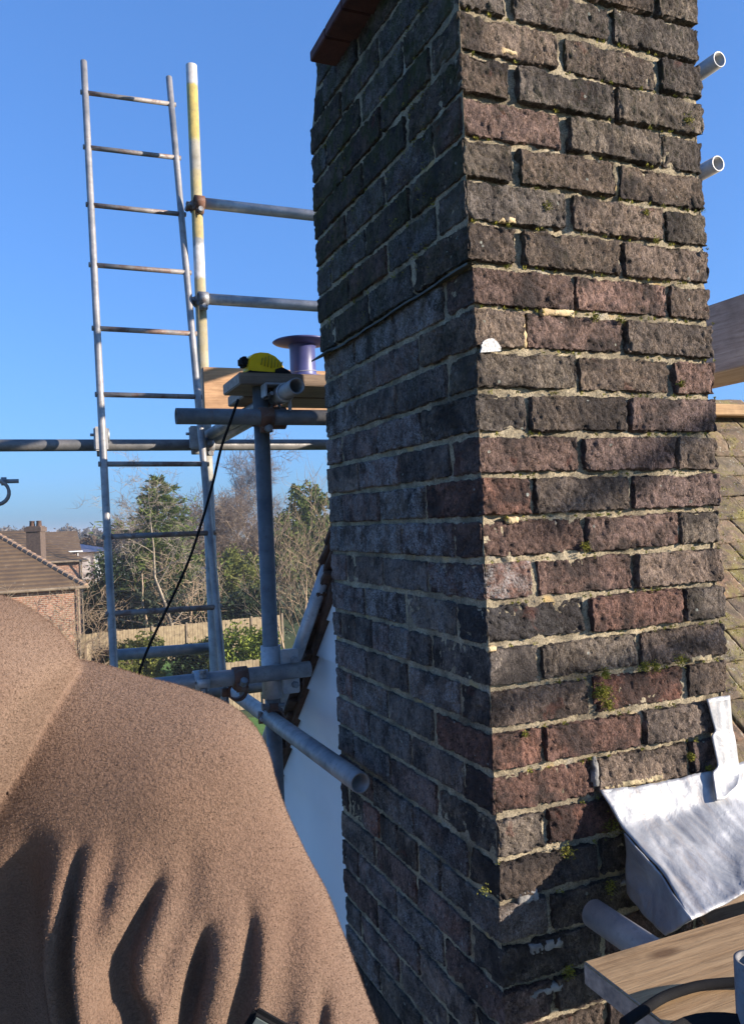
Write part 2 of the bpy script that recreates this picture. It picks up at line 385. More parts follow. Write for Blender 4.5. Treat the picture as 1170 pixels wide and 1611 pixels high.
chim = thing('brick_chimney', 'tall dark weathered brick chimney stack with crumbling mortar in the foreground', 'chimney', (0, 0, Z0-9*CN-1.4))
CZ = chim.location.z
C_TOP, C_BOT = -16, 21
DARK = [(.190, .150, .128), (.212, .160, .132), (.170, .144, .128), (.236, .180, .146), (.162, .134, .118), (.200, .164, .136)]
PURP = [(.222, .150, .130), (.236, .152, .130), (.200, .140, .126)]
RED = [(.255, .138, .108), (.275, .136, .104), (.232, .134, .110)]
stuffV = []; stuffF = []; nstuff = 0
def put_brick(x0, x1, y0, y1, c, face, u):
    """face: which side shows"""
    global nstuff
    zt = Z0-c*CN-J/2; size = (x1-x0+2*GR-random.uniform(-.002, .003), y1-y0+2*GR-random.uniform(-.002, .003), BH+2*GR-random.uniform(-.002, .002))
    ctr = np.array([(x0+x1)/2, (y0+y1)/2, zt-BH/2])
    vis = face in ('front', 'left')
    shift = np.zeros(3)
    if face == 'front': shift[1] = random.uniform(-.005, .005)
    if face == 'left': shift[0] = random.uniform(-.0028, .002)
    if c < -6 and (face == 'left' or (face == 'front' and x0 < .01)): shift[0] -= .008
    if not vis or c > 14:
        U, F = box_topo((3, 3, 2)); P = U*np.array(size)/2
        P = P+np.stack([perlin((P+ctr)*31+7+k*9) for k in range(3)], 1)*.002+ctr-np.array([0, 0, CZ])
        stuffV.append(P); stuffF.append(F+nstuff); nstuff += len(P); return
    step = (.0032, .010 if x0 > .01 or size[1] < .15 else .0055, .0032) if (face == 'front') else (.010, .0052, .0048)
    me = brick_mesh(size, ctr, step, 1.0 if face == 'front' else .75, chip=1.0 if face == 'front' else .6)
    o = add('brick', me, M['brick'], chim, tuple(ctr+shift-np.array([0, 0, CZ])))
    o.rotation_euler = (random.gauss(0, .006), random.gauss(0, .006), random.gauss(0, .005))
    pr = {'front': (0 if c < -1 else .08 if c < 9 else .0), 'left': (.0 if c < -2 else .07)}[face]
    pp = .15 if c < -5 else .4
    col = random.choice(RED) if random.random() < pr else random.choice(PURP) if random.random() < pp else random.choice(DARK)
    if face == 'front':
        key = (c, u)
        fixed = {(4, 1): RED[1], (5, 0): RED[0], (5, 1): RED[2], (6, 0): RED[2], (7, 1): RED[1], (1, 0): RED[2], (2, 1): RED[2], (1, 1): PURP[1], (8, 0): DARK[1], (8, 1): DARK[0],
                 (-5, 0): DARK[3], (-6, 1): PURP[1], (3, 0): PURP[0], (4, 0): DARK[1], (9, 0): DARK[2], (7, 0): DARK[5], (0, 0): PURP[1], (0, 1): PURP[0], (2, 0): (.085, .078, .08)}
        col = fixed.get(key, col)
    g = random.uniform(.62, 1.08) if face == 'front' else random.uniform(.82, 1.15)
    ef = 0.0
    if face == 'left': ef = random.choice([.25, .5, .8, 1]) if -7 < c < 3 else random.choice([0, .25, .45, .7]) if c >= 3 else random.choice([0, 0, .35])
    if (c, u, face) == (1, 0, 'front'): ef = .8
    if face == 'left': g *= .62 if c < -6 else 1.08  # lower bricks of the shaded side lightened to lift its shade, upper ones darker
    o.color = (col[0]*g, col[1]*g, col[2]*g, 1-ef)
for c in range(C_TOP, C_BOT):
    ly = LY
    cut = {-16: .065, -15: .03}.get(c, 0.0)
    far = ly-cut
    if c % 2 == 0:
        put_brick(0, BL, 0, BW, c, 'front', 0); put_brick(UX, UX+BL, 0, BW, c, 'front', 1)
        put_brick(2*UX, LX, 0, BL, c, 'front', 2)
        for k in (1, 2): put_brick(LX-BW, LX, k*UY, k*UY+UY-J, c, 'right', k)
        put_brick(LX-BL, LX, LY-BW, LY, c, 'back', 0); put_brick(LX-BL-UX, LX-UX, LY-BW, LY, c, 'back', 1)
        y = UY/2
        for k in range(3):
            y1 = min(y+UY-J, far)
            if y1-y > .03: put_brick(0, BW, y, y1, c, 'left', k)
            y += UY
    else:
        if c in (3, 9):
            put_brick(0, BW, 0, UY-J, c, 'left', 0); y = UY; hw = (LY-UY)/5.5
            for k in range(5): put_brick(0, BL*.9, y, y+hw-J, c, 'left', 1+k); y += hw
            put_brick(0, BW, y, LY, c, 'left', 7)
        else:
            for k in range(3): put_brick(0, BW, k*UY, k*UY+UY-J, c, 'front' if k == 0 else 'left', 0 if k == 0 else k)
            if far-3*UY > .02: put_brick(0, BL, 3*UY, far, c, 'left', 3)
        put_brick(UX/2, UX/2+BL, 0, BW, c, 'front', 1); put_brick(UX*1.5, UX*1.5+BL, 0, BW, c, 'front', 2)
        for k in range(3): put_brick(LX-BW, LX, UY/2+k*UY, UY/2+k*UY+UY-J, c, 'right', k)
        put_brick(UX, UX+BL, LY-BW, LY, c, 'back', 1)
add('brick', fast_mesh('brick_rest', np.concatenate(stuffV), np.concatenate(stuffF), True), M['brick'], chim, kind='stuff').color = (.09, .07, .06, 1)

# mortar skin: a grid wrapped round the stack, sunk to an uneven depth
def mortar():
    stx = .0055
    per = [(0, 0), (LX, 0), (LX, LY), (0, LY), (0, 0)]
    pts = []; nrm = []; st = []
    for i in range(4):
        a = np.array(per[i], float); b = np.array(per[i+1], float); L = np.linalg.norm(b-a); s = stx if i in (0, 3) else .03
        n = int(L/s); d = (b-a)/L; nn = np.array([d[1], -d[0]])
        for k in range(n): pts.append(a+d*L*k/n); nrm.append(nn if k else None)
    pts = np.array(pts); Np = len(pts)
    zt = Z0+16*CN-.004; zb = Z0-C_BOT*CN; nz = int((zt-zb)/.0055)
    zs = np.linspace(zt, zb, nz)
    c0 = np.array([LX/2, LY/2]); inn = []
    for p, q in zip(pts, nrm):
        if q is None: q = np.array([-1 if p[0] < .01 else 1, -1 if p[1] < .01 else 1])*1.0
        inn.append(q)
    inn = np.array(inn)
    G = np.repeat(pts[None], nz, 0); I = np.repeat(inn[None], nz, 0); Z = np.repeat(zs[:, None], Np, 1)
    P = np.concatenate([G, Z[..., None]], 2).reshape(-1, 3); I = I.reshape(-1, 2)
    left = P[:, 0] < 1e-4; k = (Z0-P[:, 2])/CN
    base = np.where(left, np.where(k > 0, .0056, .0062), .0125)
    base = base+np.where(~left & (k > 8.6), -.002, 0)
    n1 = perlin(P*16+50); n2 = perlin(P*55+70); n3 = perlin(P*140+90)
    dep = base+n1*np.where(left, .0030, .007)+n2*.003+n3*.0016
    blob = np.clip(perlin(P*26+120)-.25, 0, 1)*.022*np.where(left, .3, 1)
    dep = np.clip(dep-blob, np.where(left, .0050, .0080), .02); dep = dep-np.where(left & (k < -6.1), .0085, 0)
    cuty = np.clip((P[:, 2]-(Z0+14*CN))/(2*CN), 0, 1)*.07
    P[:, 0] -= I[:, 0]*dep; P[:, 1] -= I[:, 1]*dep
    P[:, 1] = np.minimum(P[:, 1], LY-.004-cuty)
    i = np.arange(nz-1)[:, None]*Np; j = np.arange(Np)[None]; j2 = (j+1) % Np
    F = np.stack([i+j, i+Np+j, i+Np+j2, i+j2], -1).reshape(-1, 4)
    P[:, 2] -= CZ
    return fast_mesh('mortar', P, F, True)
add('mortar', mortar(), M['mortar'], chim)
add('flue_core', MB().box((.02, .02, Z0-C_BOT*CN-CZ), (LX-.02, LY-.09, Z0+16*CN-CZ+.06)).mesh('flue_core'), M['mortar'], chim)

# loose mortar crumbs and drips sitting in the joints of the sunny face
def crumbs():
    V = []; F = []; n = 0
    U, Fb = box_topo((3, 2, 3)); S = U*.75
    for _ in range(420):
        side = random.random() < .72
        c = random.randint(-12, 9); z = Z0-c*CN+random.gauss(0, .003)
        if random.random() < .3: z += random.uniform(-.03, .03)
        if side: p = np.array([random.uniform(.01, LX-.01), random.uniform(-.001, .006), z])
        else: p = np.array([random.uniform(-.0, .003), random.uniform(.02, LY-.02), z])
        if abs((Z0-z)/CN-round((Z0-z)/CN)) > .12:
            u = .225/2 if round((Z0-z)/CN-.5) % 2 else .225
            if not side: continue
            p[0] = u+random.randint(0, 1)*.225-.005+random.gauss(0, .002)
            if p[0] > LX: continue
        s = np.array([random.uniform(.004, .016), random.uniform(.0015, .003), random.uniform(.0015, .004)])*random.uniform(.5, 1.1)
        if not side: s = s[[1, 0, 2]]*.8
        Q = (S+np.stack([perlin(S*1.7+_*3.1+q) for q in (0, 50, 90)], 1)*.75)*s+p-np.array([0, 0, CZ]); V.append(Q); F.append(Fb+n); n += len(Q)
    return fast_mesh('mortar_crumb', np.concatenate(V), np.concatenate(F), True)
mm = mat_noise('sandy mortar crumb', (.20, .17, .10), (.48, .38, .22), 40, .95, bd=.002, bs=300)


# larger mortar patches as seen: pale sandy pads in particular joints
def pad(px, py, w, h, m, Y=-.002, t=.006, name='mortar_patch'):
    p = atY(px, py, Y); U, F = box_topo((max(4, int(w/.0035)), 2, max(4, int(h/.0035)))); m_ = min(w, h); Q = U*np.array([w, t*2, h])/2; rr_ = np.clip(1.25-np.maximum(np.abs(U[:, 0]), np.abs(U[:, 2]))**3*.5, .5, 1.2); Q[:, 1] *= rr_
    W_ = Q+np.array(p)*7; Q += np.stack([perlin(W_/(m_*1.6)+k_)*m_*.30 for k_ in (3, 8)]+[perlin(W_/(m_*.6)+5)*.002], 1)[:, [0, 2, 1]]+np.stack([perlin(W_/.008+k_)*.0022 for k_ in (1, 2, 6)], 1)
    me = fast_mesh(name, Q, F, True)
    add(name, me, m, chim, (p.x, Y+t*(1.12 if m is greym else 1.35), p.z-CZ))
sandm = mat_noise('bright sandy mortar', (.42, .30, .15), (.58, .45, .26), 50, .95, bd=.002, bs=300)
greym = mat_noise('grey smeared mortar', (.15, .145, .135), (.28, .27, .25), 60, .95, bd=.002, bs=200)
whitem = mat_noise('white spatter', (.25, .24, .22), (.56, .55, .52), 170, .9, bd=.002, bs=250, lo=.3, hi=.5)
for px, py, ww, hh, m in ((880, 491, .07, .011, sandm), (824, 520, .011, .058, sandm), (800, 80, .04, .009, sandm), (835, 86, .03, .009, sandm), (808, 819, .026, .010, sandm),
        (775, 1021, .018, .008, sandm), (800, 345, .045, .009, sandm), (938, 1215, .010, .052, greym),
        (834, 1411, .045, .020, greym), (860, 1490, .07, .018, greym), (940, 1540, .12, .016, greym), (1010, 1382, .10, .010, greym), (860, 1560, .08, .016, greym),
        (1105, 1036, .055, .010, mm), (1000, 1232, .14, .010, mm)):
    pad(px, py, ww, hh, m)
# half-round white spot on the brick face
sp = atY(772, 552, -.004)
poly = [Vector((sp.x+.0205*q*math.cos(a), 0, sp.z-CZ+.0225*q*math.sin(a)-.0015*(q-1)*9)) for a, q in [(a, 1+random.uniform(-.10, .08)) for a in np.linspace(-.05, math.pi+.12, 30)]]
for p in poly: p.y = -.0052
add('white_spot', MB().prism(poly, Vector((0, .004, 0))).mesh('white_spot'), whitem, chim)

# moss
def moss_mesh(spots, name='moss'):
    V = []; F = []; n = 0
    for (p, s, cnt, nrm) in spots:
        for _ in range(cnt):
            q = Vector((random.gauss(0, s*.5), random.gauss(0, s*.5), random.gauss(0, s*.45)))
            q -= nrm*min(0, q.dot(nrm))
            a = Vector((random.gauss(0, 1), random.gauss(0, 1), random.gauss(0, 1))).normalized(); b = (nrm+a*.7).normalized()
            l = random.uniform(.0025, .006); wd = random.uniform(.0007, .0016); t = a.cross(b).normalized()
            o = Vector(p)+q
            V += [o-t*wd, o+t*wd, o+b*l]; F.append((n, n+1, n+2)); n += 3
    return fast_mesh(name, np.array([tuple(v) for v in V]), np.array(F))
mossm = mat_noise('yellow green moss', (.12, .12, .015), (.32, .29, .03), 90, .9)
spots = []
nf = Vector((0, -1, .3)).normalized()
for px, py, s, cnt in ((945, 1090, .016, 700), (950, 1060, .010, 250), (955, 1110, .010, 300), (1012, 1048, .010, 200), (1030, 1050, .010, 200), (1068, 1040, .012, 220), (1085, 1190, .008, 200),
        (1112, 1208, .008, 120), (958, 1395, .012, 150), (892, 1528, .012, 200), (1080, 190, .012, 160), (860, 325, .008, 90), (1015, 335, .007, 60), (935, 500, .010, 120), (975, 505, .008, 80),
        (1070, 605, .009, 120), (825, 1155, .006, 90), (960, 1300, .02, 150), (890, 1340, .015, 120), (760, 1400, .01, 60), (920, 860, .010, 120), (1030, 380, .008, 60)):
    p = atY(px, py, -.002); spots.append((p-Vector((0, 0, CZ)), s, cnt, nf))
for _ in range(260):
    c = random.randint(-12, 9); x = random.uniform(0, LX); spots.append((Vector((x, random.uniform(-.001, .004), Z0-c*CN-.002-CZ)), .004, 14, nf))
nl = Vector((-1, 0, .3)).normalized()
for _ in range(150):
    c = random.choice([-13, -12, -11, -10, -9, -8, -7]); spots.append((Vector((-.001, random.uniform(.1, LY), Z0-c*CN-CZ+random.gauss(0, .02))), .009, 26, nl))
add('moss', moss_mesh(spots), mossm, chim, kind='stuff')

# lead damp tray squeezed out of the joint, drooping on the shaded side
def tray():
    z = Z0+6*CN; V = []; F = []; n = 60
    for i in range(n+1):
        y = -.004+(LY+.03)*i/n; o = .010+.004*perlin(np.array([[y*9, 1, 1]]))[0]+(.012 if i > 50 else 0); dr = .004+.010*i/n+.003*perlin(np.array([[y*14, 7, 1]]))[0]
        V += [(.01, y, z+.003), (-o, y, z-dr+.003), (-o, y, z-dr-.001), (.01, y, z-.001)]
    V = np.array(V); V[:, 2] -= CZ
    for i in range(n):
        a = i*4
        for k in range(3): F.append((a+k, a+4+k, a+5+k, a+k+1))
    return fast_mesh('damp_tray', V, F)
add('damp_tray', tray(), mat_noise('dark lead tray', (.03, .035, .03), (.07, .075, .06), 20, .8, bd=.002), chim)
# projecting clay tile course and mortar flaunching on top
capm = mat_noise('dark red clay cap tile', (.060, .020, .018), (.11, .036, .030), 25, .85, bd=.002, bs=120)
cpt = atX(487, 99, -.075); cap_n = (cpt.y+.06)/6; zc = cpt.z-CZ+.012
for k in range(6):
    y0 = -.06+k*cap_n
    add('cap_tile', MB().box((cpt.x, y0, zc-.012), (.28, y0+cap_n-.004, zc+.012)).mesh('cap_tile', bevel=.002), capm, chim)
    add('cap_tile', MB().box((.284, y0, zc-.012), (LX+.055, y0+cap_n-.004, zc+.012)).mesh('cap_tile', bevel=.002), capm, chim)
add('flaunching', MB().quadbox([(cpt.x+.02, -.03, zc+.012), (LX+.03, -.03, zc+.012), (LX+.03, cpt.y-.02, zc+.012), (cpt.x+.02, cpt.y-.02, zc+.012), (.12, .15, zc+.12), (LX-.12, .15, zc+.12), (LX-.12, LY-.15, zc+.12), (.12, LY-.15, zc+.12)]).mesh('flaunching'), M['mortar'], chim)

# ================================================================== LEAD FLASHING + ROOF
fl = thing('lead_flashing', 'crumpled silver lead flashing dressed from the chimney face over the tile edge', 'flashing', tuple(atY(1050, 1240, -.01)))
fo = fl.location
def sheet(name, rows, sub=10, noise=.004, thick=.002, parent=None, origin=Vector((0, 0, 0)), mat=None, seed=0):
    R = [[Vector(p) for p in r] for r in rows]
    def lerp_row(r, t):
        k = t*(len(r)-1); i = min(int(k), len(r)-2); return r[i].lerp(r[i+1], k-i)
    nu = (len(R[0])-1)*sub; nv = (len(R)-1)*sub; V = []
    for j in range(nv+1):
        k = j/sub; i = min(int(k), len(R)-2); f = k-i
        for u in range(nu+1):
            V.append(tuple(lerp_row(R[i], u/nu).lerp(lerp_row(R[i+1], u/nu), f)-origin))
    V = np.array(V); F = [(j*(nu+1)+u, (j+1)*(nu+1)+u, (j+1)*(nu+1)+u+1, j*(nu+1)+u+1) for j in range(nv) for u in range(nu)]
    # smooth the creases a little, then crumple
    G = V.reshape(nv+1, nu+1, 3)
    for _ in range(2):
        H = G.copy(); H[1:-1] = (G[:-2]+2*G[1:-1]+G[2:])/4; G = H; H = G.copy(); H[:, 1:-1] = (G[:, :-2]+2*G[:, 1:-1]+G[:, 2:])/4; G = H
    V = G.reshape(-1, 3)
    a = G[1:, 1:]-G[:-1, :-1]; b = G[1:, :-1]-G[:-1, 1:]; nn = np.cross(a, b).reshape(-1, 3).mean(0); nn /= np.linalg.norm(nn)
    V = V+nn*((perlin(V*np.array([22, 8, 8])+seed)*1.0+np.abs(perlin(V*np.array([46, 14, 14])+seed+5))*1.1-.3-.9*np.clip(.10-np.abs(perlin(V*9+seed+9)), 0, 1)*8*.35)*noise)[:, None]
    me = fast_mesh(name, V, np.array(F), True)
    o = add(name, me, mat or M['lead'], parent)
    md = o.modifiers.new('thickness', 'SOLIDIFY'); md.thickness = thick; md.offset = 0
    return o
A = atY
sheet('apron', [[A(944, 1243, -.010), A(1000, 1238, -.010), A(1060, 1226, -.010), A(1112, 1214, -.010), A(1160, 1200, -.010), A(1230, 1190, -.01)],
                [A(984, 1312, -.055), A(1030, 1290, -.045), A(1085, 1276, -.045), A(1130, 1262, -.045), A(1190, 1255, -.045), A(1260, 1250, -.04)],
                [A(1040, 1372, -.135), A(1075, 1350, -.12), A(1120, 1336, -.12), A(1165, 1322, -.12), A(1230, 1310, -.12), A(1300, 1300, -.12)],
                [A(1086, 1447, -.225), A(1108, 1438, -.225), A(1138, 1424, -.225), A(1172, 1404, -.225), A(1230, 1385, -.225), A(1330, 1350, -.225)]], 12, .005, .0025, fl, fo, seed=3)
sheet('side_fold', [[A(984, 1310, -.054), A(1040, 1372, -.135), A(1087, 1447, -.226)],
                    [A(985, 1360, -.035), A(1018, 1400, -.095), A(1068, 1460, -.195)],
                    [A(987, 1405, -.030), A(1010, 1438, -.085), A(1047, 1472, -.160)]], 14, .006, .0025, fl, fo, seed=11)
sheet('corner_tab', [[A(943, 1243, -.008), A(970, 1240, -.010), A(986, 1238, -.011)], [A(958, 1268, -.016), A(972, 1270, -.028), A(986, 1272, -.032)], [A(978, 1303, -.046), A(982, 1306, -.050), A(985, 1312, -.057)]], 8, .002, .0025, fl, fo, seed=17)
st = thing('lead_strip', 'narrow pale lead strip hanging down the right edge of the chimney', 'flashing', tuple(A(1130, 1100, -.012)))
sheet('strip', [[A(1111, 1100, -.012), A(1128, 1096, -.013), A(1147, 1094, -.012)], [A(1124, 1150, -.014), A(1138, 1150, -.016), A(1151, 1148, -.014)],
                [A(1118, 1158, -.016), A(1136, 1160, -.018), A(1154, 1158, -.016)],
                [A(1128, 1205, -.022), A(1144, 1205, -.024), A(1160, 1200, -.022)], [A(1119, 1216, -.028), A(1140, 1222, -.032), A(1165, 1216, -.028)],
                [A(1125, 1260, -.055), A(1138, 1258, -.058), A(1160, 1235, -.050)]], 8, .0018, .0025, st, st.location, seed=23)

roof = thing('tiled_roof', 'mossy brown clay tile roof climbing behind the right side of the chimney', 'roof', (.9, .2, 6.3))
RO = roof.location
def rz(Y): return 7.0-.728+Y       # 45 degree slope
tm = None
# deck
add('roof_deck', MB().prism([Vector((.57, -.02, rz(-.02)-.03))-RO, Vector((2.6, -.02, rz(-.02)-.03))-RO, Vector((2.6, 1.0, rz(1.0)-.03))-RO, Vector((.57, 1.0, rz(1.0)-.03))-RO], Vector((0, 0, -.05))).mesh('roof_deck'), M['board_dark'], roof)
tile_meshes = []
for v in range(5):
    me = brick_mesh((.163, .26, .012), (v*3.3, 1, 2), .012, .5, .003, 'roof_tile', .5); me.materials.append(M['tile']); tile_meshes.append(me)
for row in range(15):
    for colm in range(12):
        Y = -.06+row*.0707+.07; x = .60+colm*.168+(.084 if row % 2 else 0)
        o = add('roof_tile', random.choice(tile_meshes), None, roof, (x-RO.x+random.gauss(0, .002), Y+.04-RO.y, rz(Y+.04)-RO.z+.012+random.uniform(0, .005)))
        o.rotation_euler = (math.radians(41)+random.gauss(0, .02), random.gauss(0, .02), random.gauss(0, .02))
# dark tile ends under the lead at the eave
for k in range(4):
    a = A(1075+k*60, 1476-k*33, -.20)
    me = brick_mesh((.155, .16, .016), (k*3.3, 5, 2), .012, .5, .003, 'eave_tile', .5)
    o = add('eave_tile', me, M['board_dark'], roof, (.375+k*.16-RO.x, -.165-RO.y, a.z-.0-k*.006-RO.z)); o.rotation_euler = (math.radians(35), 0, 0)
    o.location.z = 6.30-RO.z
# moss on the tiles
ms = []
for _ in range(420):
    Y = random.uniform(-.02, 1.0); ms.append((Vector((random.uniform(.57, 1.6), Y-.03, rz(Y)+.03))-RO, .012, 26, Vector((0, -.7, .7))))
add('moss', moss_mesh(ms), mossm, roof, kind='stuff')
# ridge: board on top
rb = add('ridge_board', MB().box((-.75, -.06, -.02), (.95, .06, .02)).mesh('ridge_board', bevel=.003), M['board'], None, (1.65, 1.02, atY(1150, 647, 1.0).z),
         label='pale timber board laid along the top of the mossy tile roof', cat='board')
for k in range(6):
    o = add('ridge_tile', MB().lathe([(.11, -.15), (.12, .13), (.115, .15), (.10, .13), (.10, -.15)], 16).mesh('ridge_tile', True), M['tile'], roof, (.75+k*.31-RO.x, 1.0-RO.y, rz(.93)-RO.z-.03)); o.rotation_euler = (0, math.pi/2, 0)

# white boarded gable beyond the stack, with its ragged tile verge
gx = .12
G1 = atX(521, 955, gx); G2 = atX(449, 1205, gx); gd = (G2-G1).normalized()
gab = thing('boarded_gable', 'white weatherboarded gable wall under a steep brown tile verge behind the chimney', 'wall', (gx, G2.y, 4.0))
go = gab.location
def vz(Y): return G1.z+(Y-G1.y)*(gd.z/gd.y)
Yn = .35; Yf = 3.4
zb = 4.2; gauge = .125
while zb < vz(Yn):
    zt = zb+gauge+.012
    yf_b = min(Yf, G1.y+(zb-G1.z)*gd.y/gd.z); yf_t = min(Yf, G1.y+(zt-G1.z)*gd.y/gd.z)
    if yf_b > Yn+.02:
        yf_t = max(yf_t, Yn+.005)
        P = [Vector((0, Yn, zb)), Vector((0, yf_b, zb)), Vector((0, yf_t, zt)), Vector((0, Yn, zt))]
        b = [(gx-.016, P[0].y, zb), (gx-.016, P[1].y, zb), (gx+.02, P[1].y, zb), (gx+.02, P[0].y, zb), (gx-.003, P[3].y, zt), (gx-.003, P[2].y, zt), (gx+.02, P[2].y, zt), (gx+.02, P[3].y, zt)]
        add('weatherboard', MB().quadbox([Vector(q)-go for q in b]).mesh('weatherboard'), M['white'], gab)
    zb += gauge
vm = mat_noise('dark brown verge tile', (.045, .028, .02), (.12, .065, .045), 22, .9, bd=.003, bs=90)
sl_ang = math.atan2(gd.z, gd.y)
n = int((Yf-Yn)/.055)
for k in range(46):
    Y = Yn+.05+k*.058
    if Y > Yf: break
    for j, (ox, th) in enumerate(((-.050, .016), (-.038, .014))):
        me = MB().box((-.06, -.085, -th/2), (.22, .085, th/2)).mesh('verge_tile', bevel=.003)
        o = add('verge_tile', me, vm, gab, (gx+ox+.05-go.x+random.uniform(-.012, .012), Y-go.y, vz(Y)+.020+j*.022-go.z+random.gauss(0, .003)))
        o.rotation_euler = (sl_ang+math.radians(10)+random.gauss(0, .04), random.gauss(0, .04), random.gauss(0, .05))
add('under_cloak', MB().prism([Vector((gx-.03, Yn, vz(Yn)-.035))-go, Vector((gx+.6, Yn, vz(Yn)-.035))-go, Vector((gx+.6, Yf, vz(Yf)-.035))-go, Vector((gx-.03, Yf, vz(Yf)-.035))-go], Vector((0, 0, .03))).mesh('under_cloak'), vm, gab)
add('wall', MB().prism([Vector((gx+.025, Yn, 0))-go, Vector((gx+.025, Yf, 0))-go, Vector((gx+.025, Yf, vz(Yf)-.04))-go, Vector((gx+.025, Yn, vz(Yn)-.04))-go], Vector((.5, 0, 0))).mesh('wall'), M['white'], gab)

# ================================================================== SCAFFOLD
TR = .0241
def stube(a, b, label, mat='galv', r=TR, group=None, hollow=True, name='scaffold_tube', cat='scaffold tube'):
    a = Vector(a); b = Vector(b); me = MB().tube(a-a, b-a, r, n=24, inner=r-.004 if hollow else None).mesh(name, True)
    for p in me.polygons:
        pass
    return add(name, me, M[mat], None, a, label, cat, group)
nut_me = MB().tube((0, 0, 0), (0, 0, .012), .011, n=6).mesh('nut'); nut_me.materials.append(M['coupler'])
bolt_me = MB().tube((0, 0, -.03), (0, 0, .035), .0058, n=8).tube((0, 0, -.036), (0, 0, -.028), .011, n=8).mesh('bolt'); bolt_me.materials.append(M['coupler'])
def ring_mesh(mat, w=.042):
    mb = MB().tube((0, 0, -w/2), (0, 0, w/2), TR+.0062, n=20, inner=TR+.0005)
    mb.box((TR-.002, -.012, -w/2+.004), (TR+.022, .012, w/2-.004)); me = mb.mesh('band', True); me.materials.append(mat); return me
bands = {k: ring_mesh(M[k]) for k in ('coupler', 'galv_light', 'galv_rust')}
def coupler(p1, ax1, p2, ax2, label, mat='coupler', group='tube couplers on the scaffold', boltdir=None):
    p1 = Vector(p1); p2 = Vector(p2); mid = (p1+p2)/2
    t = thing('tube_coupler', label, 'coupler', mid, group)
    for p, ax, q in ((p1, ax1, p2), (p2, ax2, p1)):
        ax = Vector(ax).normalized(); side = (q-p); side = (side-ax*side.dot(ax)).normalized() if (side-ax*side.dot(ax)).length > 1e-4 else ax.orthogonal().normalized()
        away = side.cross(ax).normalized()
        if away.dot(CAM-p) < 0: away = -away     # bolts on the outer side, where they can be reached
        R = Matrix((away, ax.cross(away), ax)).transposed().to_4x4()
        o = add('band', bands[mat], None, t, p-mid); o.rotation_euler = R.to_euler()
        bp = p+away*(TR+.013)
        b = add('bolt', bolt_me, None, t, bp-mid); b.rotation_euler = side.to_track_quat('Z', 'Y').to_euler()
        nn = add('nut', nut_me, None, t, bp-side*.026-mid); nn.rotation_euler = b.rotation_euler
    if (p1-p2).length > .03:
        d = (p2-p1); add('saddle', MB().tube(d*.28-d/2, d*.72-d/2, .017, n=8).mesh('saddle'), M[mat], t)
    return t
EX = Vector((1, 0, 0)); EY = Vector((0, 1, 0)); EZ = Vector((0, 0, 1))
# standard P1 (yellow) far, P2 near
P1 = at(313, 400, 3.55); p1x, p1y = P1.x, P1.y
top1 = atY(307, 104, p1y)
stube((p1x, p1y, 0.0), (p1x, p1y, top1.z), 'tall upright scaffold pole with flaking yellow paint beside the ladder', 'pole')
P2 = at(421, 900, 2.52); p2x, p2y = P2.x, P2.y
top2 = atY(408, 604, p2y)
stube((p2x, p2y, 0.0), (p2x, p2y, top2.z), 'grey upright scaffold pole holding the little board platform', 'galv_dark')
yr = p1y-.052
zr1 = atY(340, 322, yr).z; zr2 = atY(350, 472, yr).z; zl = atY(345, 700, yr).z
x0 = atY(322, 322, yr).x
stube((x0, yr, zr1), (2.2, yr, zr1), 'upper grey guard rail from yellow pole towards the chimney', 'galv_light', group=None)
x0 = atY(326, 470, yr).x
stube((x0, yr, zr2), (2.2, yr, zr2), 'second guard rail, lower one fixed on the white band of the yellow pole', 'galv_light')
stube((-3.2, yr, zl), (2.2, yr, zl), 'long horizontal scaffold tube crossing the whole sky from the left edge', 'galv_dark')
coupler((p1x, p1y, zr1), EZ, (p1x, yr, zr1), EX, 'rusty coupler joining the upper guard rail and yellow pole', 'galv_rust', None)
coupler((p1x, p1y, zr2), EZ, (p1x, yr, zr2), EX, 'rust streaked coupler joining the lower guard rail to the pole', 'coupler', None)
coupler((p1x, p1y, zl), EZ, (p1x, yr, zl), EX, 'coupler on the pole just under the end of the board platform', 'coupler', None)
# tube T1 carried by P2
yt = p2y-.052; zt1 = atY(395, 656, yt).z; xe = atY(277, 654, yt).x
stube((xe, yt, zt1), (1.2, yt, zt1), 'dark horizontal tube with a cut left end under the boards', 'galv_dark')
coupler((p2x, p2y, zt1), EZ, (p2x, yt, zt1), EX, 'greasy brown coupler at the top of the grey upright', 'galv_rust', None)
# tube T2: open end towards us
e2 = at(467, 607, 2.36); zt2 = e2.z
stube((e2.x, e2.y, zt2), (e2.x, p1y+.4, zt2), 'open ended tube pointing at the camera below the tape measure', 'galv')
# board clip around it
bc = thing('board_clip', 'flat grey steel clip wrapped over the open ended tube and board edge', 'clip', (e2.x, e2.y+.14, zt2))
mb = MB().tube((0, -.03, 0), (0, .03, 0), TR+.005, n=20, inner=TR+.0006)
add('band', mb.mesh('band', True), M['galv_light'], bc)
add('plate', MB().box((-.062, -.028, TR-.002), (.045, .028, TR+.004)).box((-.062, -.028, -.012), (-.057, .028, TR+.001)).mesh('plate', bevel=.0015), M['galv_light'], bc)
b = add('bolt', bolt_me, None, bc, (.02, 0, -.045)); n_ = add('nut', nut_me, None, bc, (.02, 0, -.075)); b2 = add('bolt', bolt_me, None, bc, (-.045, 0, -.005)); b2.rotation_euler = (math.pi/2, 0, 0)
coupler((e2.x, yt+.1, zt2), EY, (e2.x-.0, yt+.052, zt1), EX, 'dark coupler under the open ended tube with a hanging bolt', 'galv_rust', None)

